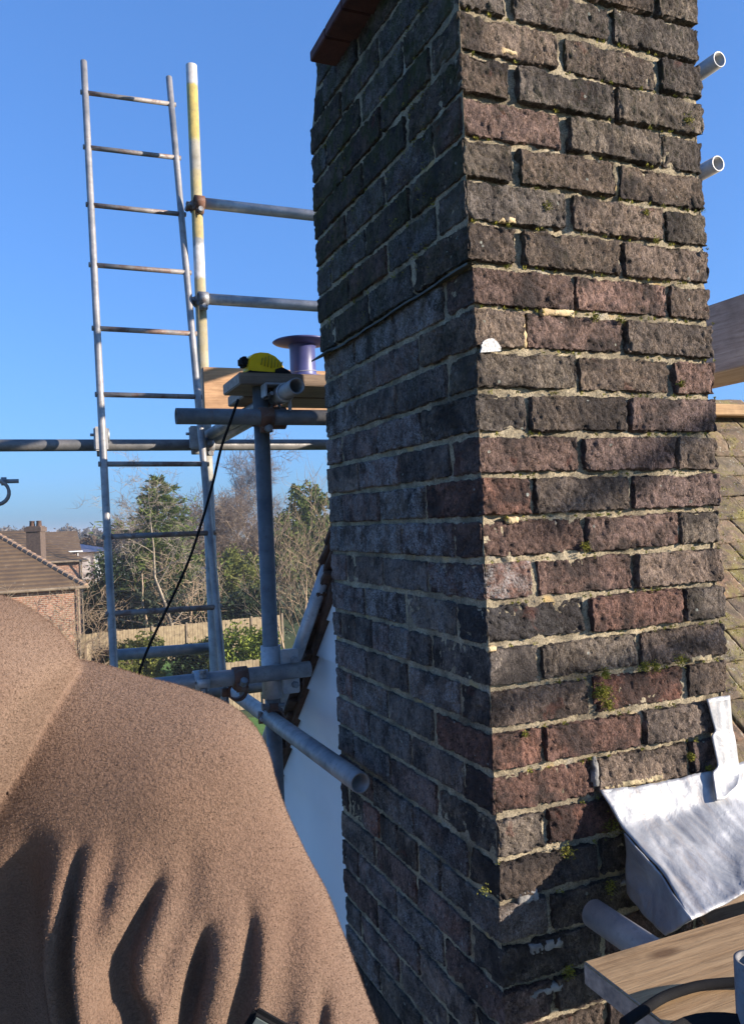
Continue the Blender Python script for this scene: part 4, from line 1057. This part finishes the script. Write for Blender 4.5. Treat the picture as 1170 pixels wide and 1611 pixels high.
# branching
def twig_tree(seed, height, spread=.5, levels=4, trunk=.12, upness=.6, density=3, thick=1.0, splitlow=.25):
    r = random.Random(seed); mb_v = []; mb_f = []
    def seg(a, b, r0, r1):
        d = (b-a); L = d.length
        if L < 1e-5: return
        d /= L; x = d.orthogonal().normalized(); y = d.cross(x); base = len(mb_v); n = 5 if r0 > .03 else 3
        for p, q in ((a, r0), (b, r1)):
            for k in range(n): t = 2*math.pi*k/n; mb_v.append(tuple(p+(x*math.cos(t)+y*math.sin(t))*q))
        for k in range(n): mb_f.append((base+k, base+(k+1) % n, base+n+(k+1) % n, base+n+k))
    def grow(p, d, L, rad, lev):
        n = 5 if lev > 1 else 3; q = p
        for i in range(n):
            d2 = (d+Vector((r.gauss(0, .13), r.gauss(0, .13), r.gauss(0, .08)+.04*upness))).normalized()
            q2 = q+d2*(L/n); ra = rad*(1-.7*i/n); rb = rad*(1-.7*(i+1)/n); seg(q, q2, ra, rb)
            if lev > 0 and (i/n >= (splitlow if lev == levels else .15)):
                for _ in range(density if lev > 1 else density+1):
                    if r.random() < .75:
                        a = r.uniform(0, 6.283); side = (d2.orthogonal().normalized()*math.cos(a)+d2.cross(d2.orthogonal().normalized())*math.sin(a))
                        nd = (d2*(1-spread)+side*spread*1.3+Vector((0, 0, upness*.35))).normalized()
                        grow(q+(q2-q)*r.random(), nd, L*r.uniform(.38, .62), max(rb*.55, .004*thick), lev-1)
            q, d = q2, d2
    grow(Vector((0, 0, 0)), Vector((r.gauss(0, .05), r.gauss(0, .05), 1)).normalized(), height*.85, trunk, levels)
    return mb_v, mb_f
def tri_mesh(name, v, f): return fast_mesh(name, np.array(v), np.array(f)) if all(len(q) == 4 for q in f[:1]) else fast_mesh(name, v, f)
barkm = {'pale': mat_noise('pale birch bark', (.20, .165, .12), (.33, .275, .20), 6, .9), 'brown': mat_noise('brown bare twigs', (.12, .085, .06), (.20, .15, .11), 3, .9),
         'tan': mat_noise('tan young shoots', (.28, .20, .12), (.40, .30, .19), 3, .9), 'grey': mat_noise('grey twigs', (.17, .15, .145), (.24, .21, .20), 3, .9)}
def bare_tree(loc, height, seed, mat, label, group=None, **kw):
    v, f = twig_tree(seed, height, **kw)
    t = thing('bare_tree', label, 'tree', loc, group); cut = max(1, int(len(f)*.0))
    # trunk = the first chain of segments, crown = the rest
    big = [q for q in f if len(q) == 4]
    rad = kw.get('trunk', .12)
    va = np.array(v); fa = np.array(f)
    w_ = np.linalg.norm(va[fa[:, 0]]-va[fa[:, 1]], axis=1); tr = w_ > rad*.45
    def sub(sel, name):
        ff = fa[sel]; u, inv = np.unique(ff, return_inverse=True); me = fast_mesh(name, va[u], inv.reshape(-1, 4)); add(name, me, barkm[mat], t)
    sub(tr, 'trunk'); sub(~tr, 'crown'); return t
def leaves(seed, blobs, n, size, flat=.6, droop=0, inner=.55):
    """blobs: (centre, radii) ; leaf-sized faces clumped through the volume"""
    r = np.random.default_rng(seed); V = []; 
    vols = np.array([b[1][0]*b[1][1]*b[1][2] for b in blobs])**(2/3); vols = vols/vols.sum()
    out = []
    for b, vfrac in zip(blobs, vols):
        m = max(20, int(n*vfrac)); ncl = max(6, m//22)
        d = r.normal(size=(ncl, 3)); d /= np.linalg.norm(d, axis=1)[:, None]; rad = r.uniform(inner, 1.05, ncl)[:, None]
        cl = d*rad*np.array(b[1])+np.array(b[0])
        c = cl[r.integers(0, ncl, m)]+r.normal(size=(m, 3))*np.array(b[1])*.11
        a = r.normal(size=(m, 3)); a /= np.linalg.norm(a, axis=1)[:, None]; q = np.cross(a, r.normal(size=(m, 3))); q /= np.linalg.norm(q, axis=1)[:, None]
        s = size*r.uniform(.5, 1.3, m)[:, None]
        a[:, 2] -= droop; tri = np.stack([c-a*s*.5-q*s*flat*.3, c+a*s*.1+q*s*flat*.6, c+a*s*.7, c-a*s*.1-q*s*flat*.5], 1); out.append(tri)
    T = np.concatenate(out); return T.reshape(-1, 3), np.arange(len(T)*4).reshape(-1, 4)
def leafm(name, c1, c2): 
    k = N(name); geo = k.n('ShaderNodeNewGeometry'); c = k.ramp(geo.outputs['Random Per Island'], (0, c1), (1, c2))
    k.b.inputs['Specular IOR Level'].default_value = .2
    tr = k.n('ShaderNodeBsdfTranslucent'); k.l(c, tr.inputs[0]); mx = k.n('ShaderNodeMixShader'); mx.inputs[0].default_value = .18
    out = k.t.nodes['Material Output']; k.out(c, .8); k.l(k.b.outputs[0], mx.inputs[1]); k.l(tr.outputs[0], mx.inputs[2]); k.l(mx.outputs[0], out.inputs[0]); return k.m
LM = dict(dark=leafm('dark conifer needles', (.012, .025, .012), (.035, .055, .022)), green=leafm('conifer needles', (.04, .065, .015), (.12, .155, .035)),
          olive=leafm('olive leaves', (.075, .09, .02), (.19, .20, .05)), light=leafm('light green leaves', (.10, .14, .022), (.25, .29, .05)), brush=leafm('brown winter brush', (.09, .06, .04), (.18, .13, .09)),
          greyw=leafm('distant grey brown wood', (.10, .085, .07), (.17, .15, .13)), greyg=leafm('distant green wood', (.05, .065, .04), (.09, .105, .06)))
def bush(loc, blobs, n, size, mat, label, seed, name='bush', cat='bush', group=None, trunk=None):
    t = thing(name, label, cat, loc, group); v, f = leaves(seed, blobs, n, size)
    add('crown', fast_mesh('crown', v, f), LM[mat], t)
    zt = max(b[0][2] for b in blobs); add('trunk', MB().path([(0, 0, -.1), (.1, 0, zt*.4), (0, .1, zt*.9)], [zt*.03, zt*.022, zt*.008], 6).mesh('trunk'), barkm['brown'], t)
    return t
def gd(px, d):  # ground point under image column px at depth d
    p = at(px, 830, d); return Vector((p.x, p.y, 0))
def zat(py, px, d): return at(px, py, d).z
# conifer with layered boughs
def conifer(loc, h, rad, seed, mat, label, n=9000, size=.28, base=.12, ragged=.25):
    r = np.random.default_rng(seed); t = thing('conifer', label, 'tree', loc)
    V = []; F = []
    nb = 110; out = []
    wood = MB().path([(0, 0, 0), (0, 0, h*.5), (0, 0, h*.97)], [h*.022, h*.014, .02], 7)
    add('trunk', wood.mesh('trunk'), barkm['brown'], t); bw = MB()
    for i in range(nb):
        f = (i+.5)/nb; z = h*(base+(1-base)*f); R = rad*(1-f)**.75*(1+r.normal()*ragged)+.15; a = i*2.399+r.normal()*.3
        d = np.array([math.cos(a), math.sin(a), .28*f+.05+r.normal()*.08])
        m = max(8, int(n/nb*(1.4-f))); s = r.uniform(.08, 1, m)**.8
        c = d*R*s[:, None]+np.array([0, 0, z]); c[:, 2] -= .12*R*s**2
        c += r.normal(size=(m, 3))*np.array([.16, .16, .09])*R*(.4+s[:, None]*.5)
        ax_ = d+r.normal(size=(m, 3))*.5; ax_ /= np.linalg.norm(ax_, axis=1)[:, None]; q = np.cross(ax_, r.normal(size=(m, 3))); q /= np.linalg.norm(q, axis=1)[:, None]
        sz = size*r.uniform(.5, 1.4, m)[:, None]
        out.append(np.stack([c-q*sz*.16, c+q*sz*.16, c+ax_*sz+q*sz*.05, c+ax_*sz-q*sz*.05], 1))
        bw.tube((0, 0, z), tuple(d*R*.85+np.array([0, 0, z])), max(.012, h*.004*(1-f)), .006, n=4, cap=False)
    add('bough', bw.mesh('bough'), barkm['brown'], t, kind='stuff')
    T = np.concatenate(out); add('crown', fast_mesh('crown', T.reshape(-1, 3), np.arange(len(T)*4).reshape(-1, 4)), LM[mat], t); return t
# --- trees, near to far
d = 52; b = gd(250, d)
conifer(b, zat(752, 248, d), 3.4, 1, 'green', 'tall ragged conifer rising above the fence behind the ladder', 14000, .30, .10, .35)
d = 50; b = gd(168, d); zt = zat(870, 165, d)
bush(b, [((0, 0, zt*.45), (1.7, 1.8, zt*.5)), ((1.5, .5, zt*.38), (2.0, 1.6, zt*.42)), ((-1.1, .4, zt*.3), (1.3, 1.4, zt*.36))], 15000, .22, 'dark', 'very dark evergreen shrub mass between the brick house and ladder', 12, 'evergreen_tree', 'tree')
d = 49; b = gd(262, d); zt = zat(900, 262, d)
bush(b, [((0, .8, zt*.45), (3.0, 1.5, zt*.52)), ((-1.8, .8, zt*.35), (2.0, 1.2, zt*.42))], 9000, .24, 'dark', 'dark evergreen thicket behind the pale bare tree', 33, 'evergreen_tree', 'tree')
d = 46; bare_tree(gd(262, d), zat(778, 262, d)*1.02, 5, 'pale', 'pale bare birch like tree in front of the conifer', trunk=.12, spread=.62, upness=.35, density=2, levels=4, thick=2.6, splitlow=.2)
bare_tree(gd(225, d+.6), 5.6, 15, 'tan', 'low bare tree with arching tan branches above the fence', trunk=.10, spread=.75, upness=.0, density=3, levels=3, thick=4, splitlow=.1)
bare_tree(gd(300, d+.3), 5.0, 16, 'tan', 'low spreading bare tree right of the pale one', trunk=.09, spread=.75, upness=.0, density=3, levels=3, thick=4, splitlow=.1)
d = 85; bare_tree(gd(366, d), zat(733, 362, d), 8, 'grey', 'tall rounded bare tree standing alone on the skyline', trunk=.28, spread=.5, upness=.55, density=3, levels=4, thick=5, splitlow=.22)
d = 75
for i, (px, py) in enumerate(((295, 800), (318, 792), (400, 800), (420, 815), (340, 815), (200, 822))):
    bare_tree(gd(px, d+i*2), zat(py, px, d), 40+i, 'brown', ['reddish bare tree left of the lone skyline tree', 'reddish bare tree touching the right ladder stile', 'bare tree right of the lone skyline tree', 'small bare tree beside the grey upright', 'short bare tree under the lone skyline tree', 'short bare tree left of the conifer top'][i],
              trunk=.16, spread=.55, upness=.4, density=3, levels=4, thick=5, splitlow=.15)
d = 56; zt = zat(862, 375, d)
bush(gd(372, d), [((0, 0, zt*.55), (1.5, 1.5, zt*.45)), ((-1.0, .2, zt*.45), (1.4, 1.2, zt*.4)), ((1.2, .2, zt*.4), (1.3, 1.2, zt*.38))], 11000, .22, 'olive', 'olive green rounded tree between ladder and grey upright', 21, 'leafy_tree', 'tree')
d = 47; zt = zat(925, 385, d)
bush(gd(385, d), [((0, 0, zt*.5), (1.5, 1.2, zt*.5))], 6000, .20, 'dark', 'dark shrub above the fence left of the grey upright', 22)
d = 62; zt = zat(757, 484, d)
bush(gd(484, d), [((0, 0, zt*.86), (1.5, 1.3, zt*.13)), ((.9, 0, zt*.72), (1.6, 1.5, zt*.14)), ((-1.3, 0, zt*.62), (1.9, 1.5, zt*.15)), ((1.0, .3, zt*.5), (2.3, 1.8, zt*.2)), ((-1.5, .3, zt*.38), (2.0, 1.7, zt*.2)), ((.5, .3, zt*.25), (2.2, 1.7, zt*.2))], 16000, .28, 'green', 'tall pine with clumped needles close to the chimney edge', 23, 'pine_tree', 'tree')
d = 36
for i, px in enumerate((446, 462, 478, 494, 508)):
    bare_tree(gd(px, d+i*.4), zat(815+abs(i-2)*14, px, d), 60+i, 'tan', ['thin bare sapling just right of the grey upright', 'second tan sapling from the grey upright', 'tallest tan sapling in the middle of the row', 'tan sapling fourth from the grey upright', 'bare sapling nearest the chimney edge'][i],
              trunk=.055, spread=.42, upness=.9, density=2, levels=3, thick=2.6, splitlow=.12)
# garden shrubs in front of the fence
d = 38
for i, (px, py, m, s, lb) in enumerate(((372, 985, 'light', 1.3, 'light green leafy bush behind the lower clamp'), (402, 995, 'light', 1.0, 'light green bush beside the grey upright'), (190, 1010, 'olive', 1.1, 'green shrub at the foot of the fence behind the ladder'),
        (222, 1000, 'olive', .9, 'rounded shrub by the small lawn'), (300, 1015, 'dark', 1.0, 'dark green shrub right of the small lawn'), (330, 1000, 'olive', .8, 'shrub between lawn and right ladder stile'), (150, 1020, 'brush', .9, 'brown twiggy shrub next to the house wall'))):
    zt = zat(py, px, d); bush(gd(px, d), [((0, 0, zt*.45), (s*1.15, s, zt*.55))], 3200, .17, m, lb, 70+i)
# climbing winter brush against the house wall
for i, (px, py) in enumerate(((30, 955), (62, 950), (92, 965), (112, 985))):
    dd = 29.0; v, f = twig_tree(90+i, zat(py, px, dd)*1.0, levels=3, trunk=.05, spread=.6, upness=.5, density=3, thick=2.2, splitlow=.05)
    t = thing('bare_shrub', ['straw coloured twiggy shrub against the house wall, leftmost', 'straw coloured twiggy shrub against the middle of the house wall', 'straw coloured shrub right of the middle of the house wall', 'straw coloured shrub by the house wall corner'][i], 'shrub', gd(px, dd))
    add('stem', tri_mesh('stem', v, f), barkm['tan'], t)

# fences
fm = mat_noise('weathered fence timber', (.20, .15, .09), (.32, .25, .15), 5, .9); fp = mat_noise('fence post', (.16, .12, .08), (.24, .19, .13), 5, .9)
def fence(a, b, h, label, sw=.14, panel=1.83):
    a = Vector(a); b = Vector(b); L = (b-a).length; u = (b-a)/L; nrm = Vector((-u.y, u.x, 0)); t = thing('garden_fence', label, 'fence', a)
    n = int(L/panel)
    for k in range(n+1):
        p = u*(k*panel); q = [p+u*x+nrm*y for x, y in ((-.05, -.05), (.05, -.05), (.05, .05), (-.05, .05))]
        add('post', MB().quadbox([v for v in q]+[v+Vector((0, 0, h+.08)) for v in q]).mesh('post'), fp, t)
        if k == n: break
        mb = MB(); m = int((panel-.1)/sw)
        for i in range(m):
            s = p+u*(.05+i*sw); hh = h+random.gauss(0, .01); o_ = nrm*(.01*(i % 2))
            q = [s+o_, s+u*(sw-.012)+o_, s+u*(sw-.012)+nrm*.02+o_, s+nrm*.02+o_]; mb.quadbox([v+Vector((0, 0, .05)) for v in q]+[v+Vector((0, 0, hh)) for v in q])
        add('fence_panel', mb.mesh('fence_panel'), fm, t)
fence(gd(118, 41), gd(450, 46.5), 1.9, 'long weathered board fence beyond the small lawn')
fence(gd(330, 30.5), gd(560, 33), 1.9, 'nearer board fence glimpsed beside the grey upright')
fence(gd(128, 36), gd(154, 40.5), 2.0, 'short side fence next to the brick house')

# houses
rm = mat_noise('brown lichened roof', (.085, .055, .033), (.15, .10, .06), 3, .9, bd=.03, bs=12); hb = mat_noise('orange brick wall', (.25, .12, .07), (.36, .19, .115), 8, .9, bd=.01, bs=30)
wm = mat_noise('white trim', (.6, .6, .58), (.7, .7, .68), 5, .6); slate = mat_noise('lavender grey slate', (.22, .22, .28), (.30, .30, .38), 2, .7)
def m_roof(nm, c1, c2):
    k = N(nm); w_ = k.n('ShaderNodeTexWave'); w_.bands_direction = 'Z'; w_.inputs['Scale'].default_value = 2.2; w_.inputs['Distortion'].default_value = .4; k.l(k.co.outputs['Object'], w_.inputs['Vector'])
    c = k.ramp(k.noise(1.6, 8, .75), (.35, c1), (.65, c2)); c = k.mix(k.ramp(w_.outputs['Fac'], (.05, .3), (.35, 0.0)), c, tuple(q*.6 for q in c1))
    c = k.mix(k.ramp(k.noise(3.2, 4, .8), (.66, 0.0), (.70, .9)), c, (.5, .48, .4))
    return k.out(c, .9, 0, k.bump(w_.outputs['Fac'], .03))
rm = m_roof('brown lichened roof tiles', (.085, .052, .028), (.155, .100, .052))
def m_hb():
    k = N('orange brick house wall'); br = k.n('ShaderNodeTexBrick'); br.inputs['Scale'].default_value = 1; br.inputs['Brick Width'].default_value = .225; br.inputs['Row Height'].default_value = .075; br.inputs['Mortar Size'].default_value = .012
    br.inputs['Color1'].default_value = (.34, .15, .085, 1); br.inputs['Color2'].default_value = (.22, .10, .065, 1); br.inputs['Mortar'].default_value = (.36, .30, .24, 1)
    k.l(k.map(rot=(math.pi/2, 0, 0)), br.inputs['Vector']); c = k.mix(k.ramp(k.noise(1.5, 6, .7), (.4, .4), (.6, 0.0)), br.outputs['Color'], (.20, .11, .07)); return k.out(c, .9)
hb = m_hb()
def house(origin, yaw, W, Dp, eave, ridge, label, roofm=rm, wallm=hb, hip=True, chims=(), wins=(), over=.35, inset=None, hiptile=False, cat='house'):
    """origin = near right corner on the ground; local +x runs left->right ending at 0, +y away"""
    t = thing('house', label, cat, origin, rz=yaw); x0, x1, y0, y1 = -W, 0, 0, Dp; ins = (Dp/2 if hip else 0) if inset is None else inset
    add('wall', MB().box((x0, y0, 0), (x1, y1, eave)).mesh('wall'), wallm, t)
    X0, X1, Y0, Y1 = x0-over, x1+over, y0-over, y1+over; e = eave-.05; ym = (Y0+Y1)/2
    v = [(X0, Y0, e), (X1, Y0, e), (X1, Y1, e), (X0, Y1, e), (X0+ins, ym, ridge), (X1-ins, ym, ridge), (X0, Y0, e-.06), (X1, Y0, e-.06), (X1, Y1, e-.06), (X0, Y1, e-.06)]
    f = [(0, 1, 5, 4), (1, 2, 5), (2, 3, 4, 5), (3, 0, 4), (9, 8, 7, 6), (0, 6, 7, 1), (1, 7, 8, 2), (2, 8, 9, 3), (3, 9, 6, 0)]
    ro = add('roof', fast_mesh('roof', v, f), roofm, t)
    add('gutter', MB().tube((X0, Y0-.05, e-.03), (X1, Y0-.05, e-.03), .06, n=8).tube((X1+.05, Y0, e-.03), (X1+.05, Y1, e-.03), .06, n=8).tube((x1+.06, y0-.06, 0), (x1+.06, y0-.06, e), .04, n=6).mesh('gutter'), wm if not hip else fp, t)
    for (cx, cy, cw, ch, pots) in chims:
        c = add('chimney', MB().box((cx, cy, eave), (cx+cw, cy+cw*.8, ch)).box((cx-.06, cy-.06, ch-.18), (cx+cw+.06, cy+cw*.8+.06, ch-.04)).mesh('chimney'), mat_noise('sooty brick', (.09, .06, .045), (.15, .10, .07), 8, .9), t)
        for k in range(pots): add('chimney_pot', MB().lathe([(.12, 0), (.10, .35), (.12, .38), (.09, .38), (.09, .1)], 12).mesh('chimney_pot', True), mat_noise('pot', (.10, .06, .045), (.14, .08, .05), 5), c, (cx+cw*(.28+.44*k), cy+cw*.4, ch))
    for (wx, wz, ww, wh) in wins:
        fr = add('window', MB().box((wx, -.06, wz), (wx+ww, .02, wz+wh)).mesh('window'), wm, t); add('pane', MB().box((wx+.07, -.075, wz+.07), (wx+ww-.07, -.062, wz+wh-.07)).mesh('pane'), N('win').out((.03, .035, .04), .1), fr)
    if hiptile:
        for (a, b2) in (((X1, Y0, e), (X1-ins, ym, ridge)), ((X1-ins, ym, ridge), (X0+ins, ym, ridge))):
            a = Vector(a); b2 = Vector(b2); L = (b2-a).length; u = (b2-a)/L; m = int(L/.30)
            hm = mat_noise('hip tile', (.26, .17, .11), (.36, .25, .17), 4, .9)
            for k in range(m):
                p = a+u*(k+.1)*.30; add('hip_tile', MB().tube((0, 0, 0), tuple(u*.30), .12, .09, n=8).mesh('hip_tile'), hm, t, p)
    return t
o1 = gd(116, 31)
house(o1, -YAW+.44, 10, 7.4, zat(921, 128, 30.5), zat(836, 32, 34.5), 'orange brick house with brown hipped roof at the left edge', hiptile=True, chims=(), inset=3.1)
p = gd(41, 38); c_ = thing('chimney_stack', 'dark brick chimney with two pots standing behind the hipped roof', 'chimney', p, rz=-YAW)
ht = zat(828, 50, 38)
add('stack', MB().box((0, 0, 0), (.66, .6, ht)).box((-.06, -.06, ht-.25), (.72, .66, ht-.05)).mesh('stack'), mat_noise('dark stack brick', (.07, .05, .04), (.12, .085, .065), 9, .9), c_)
for k in (0, 1): add('pot', MB().lathe([(.13, 0), (.11, .22), (.14, .25), (.10, .25)], 12).mesh('pot', True), vm, c_, (.18+k*.32, .3, ht))
house(gd(124, 46), -YAW+.42, 8, 7, zat(880, 118, 46), zat(833, 70, 49), 'second brick house behind with a lower hipped roof', inset=3.2, hiptile=False)
house(gd(120, 70), -YAW+.42, 8, 7, zat(866, 118, 70), zat(836, 100, 72), 'third house further back with a small chimney', hip=False, chims=((-3.6, 3, .7, zat(830, 92, 70), 1),))
house(gd(146, 75), -YAW, 5, 5, zat(868, 130, 75), zat(856, 130, 75), 'distant pale cottage left of the ladder', roofm=slate, wallm=wm)
house(gd(214, 120), -YAW+.2, 9, 7, zat(862, 120, 120), zat(850, 120, 120), 'far white walled house under the treeline', wallm=wm, hip=False)
house(gd(500, 64), -YAW+.3, 9, 8, zat(965, 470, 64), zat(885, 470, 66), 'house with lavender grey slate roof behind the saplings', roofm=slate, hip=False)
house(gd(336, 95), -YAW, 5, 5, zat(876, 318, 95), zat(862, 318, 95), 'small pale roofed house beyond the birch', roofm=wm, wallm=wm)
# shed roof (white flat roof) bottom
fr = thing('flat_roof', 'white flat roof below and left of the boarded gable', 'roof', atZ(400, 1190, 3.0))
z_ = 3.0; P_ = [atZ(340, 1330, z_), atZ(520, 1330, z_), atZ(470, 1160, z_), atZ(375, 1166, z_)]
add('roof_sheet', MB().prism([p-fr.location for p in P_], Vector((0, 0, -.12))).mesh('roof_sheet'), mat_noise('white roof membrane', (.62, .64, .68), (.72, .74, .77), 1, .7), fr)
add('wall', MB().prism([(p-fr.location)*.96+Vector((0, 0, -.12)) for p in P_], Vector((0, 0, -2.8))).mesh('wall'), wm, fr)

# distant wood: masses of grey brown and green crowns on the skyline
def wood(name, d0, d1, pxs, topy, n, mat, seed, size, label=None):
    r = random.Random(seed); blobs = []
    for _ in range(n):
        px = r.uniform(*pxs); dd = r.uniform(d0, d1); h = zat(topy+r.gauss(0, 3.5), px, dd); h = max(3, h); p = gd(px, dd); w_ = h*.42*r.uniform(.7, 1.3)
        blobs.append(((p.x, p.y, h*.6), (w_, w_, h*.42)))
    v, f = leaves(seed, blobs, n*420, size, inner=.3); add(name, fast_mesh(name, v, f), LM[mat], kind='stuff')
wood('distant_wood', 180, 330, (-300, 900), 832, 130, 'greyw', 5, 1.0)
wood('distant_wood', 150, 200, (-200, 900), 842, 60, 'greyg', 6, .8)
wood('distant_wood', 75, 110, (120, 620), 850, 46, 'brush', 7, .45)
wood('distant_hedge', 60, 75, (280, 560), 880, 34, 'olive', 8, .32)
wood('distant_hedge', 47, 60, (130, 560), 925, 40, 'greyg', 9, .25)
# grass tufts on the nearer lawn
# thin winter haze over the gardens
hz_ = N('haze air'); hz_.t.nodes.remove(hz_.b); pv = hz_.n('ShaderNodeVolumePrincipled'); pv.inputs['Color'].default_value = (.86, .90, .96, 1); pv.inputs['Density'].default_value = .0007; pv.inputs['Anisotropy'].default_value = .2
hz_.l(pv.outputs[0], hz_.t.nodes['Material Output'].inputs['Volume'])
add('haze', MB().box((-1700, -400, -1.5), (1700, 2700, 14)).mesh('haze'), hz_.m, kind='stuff')
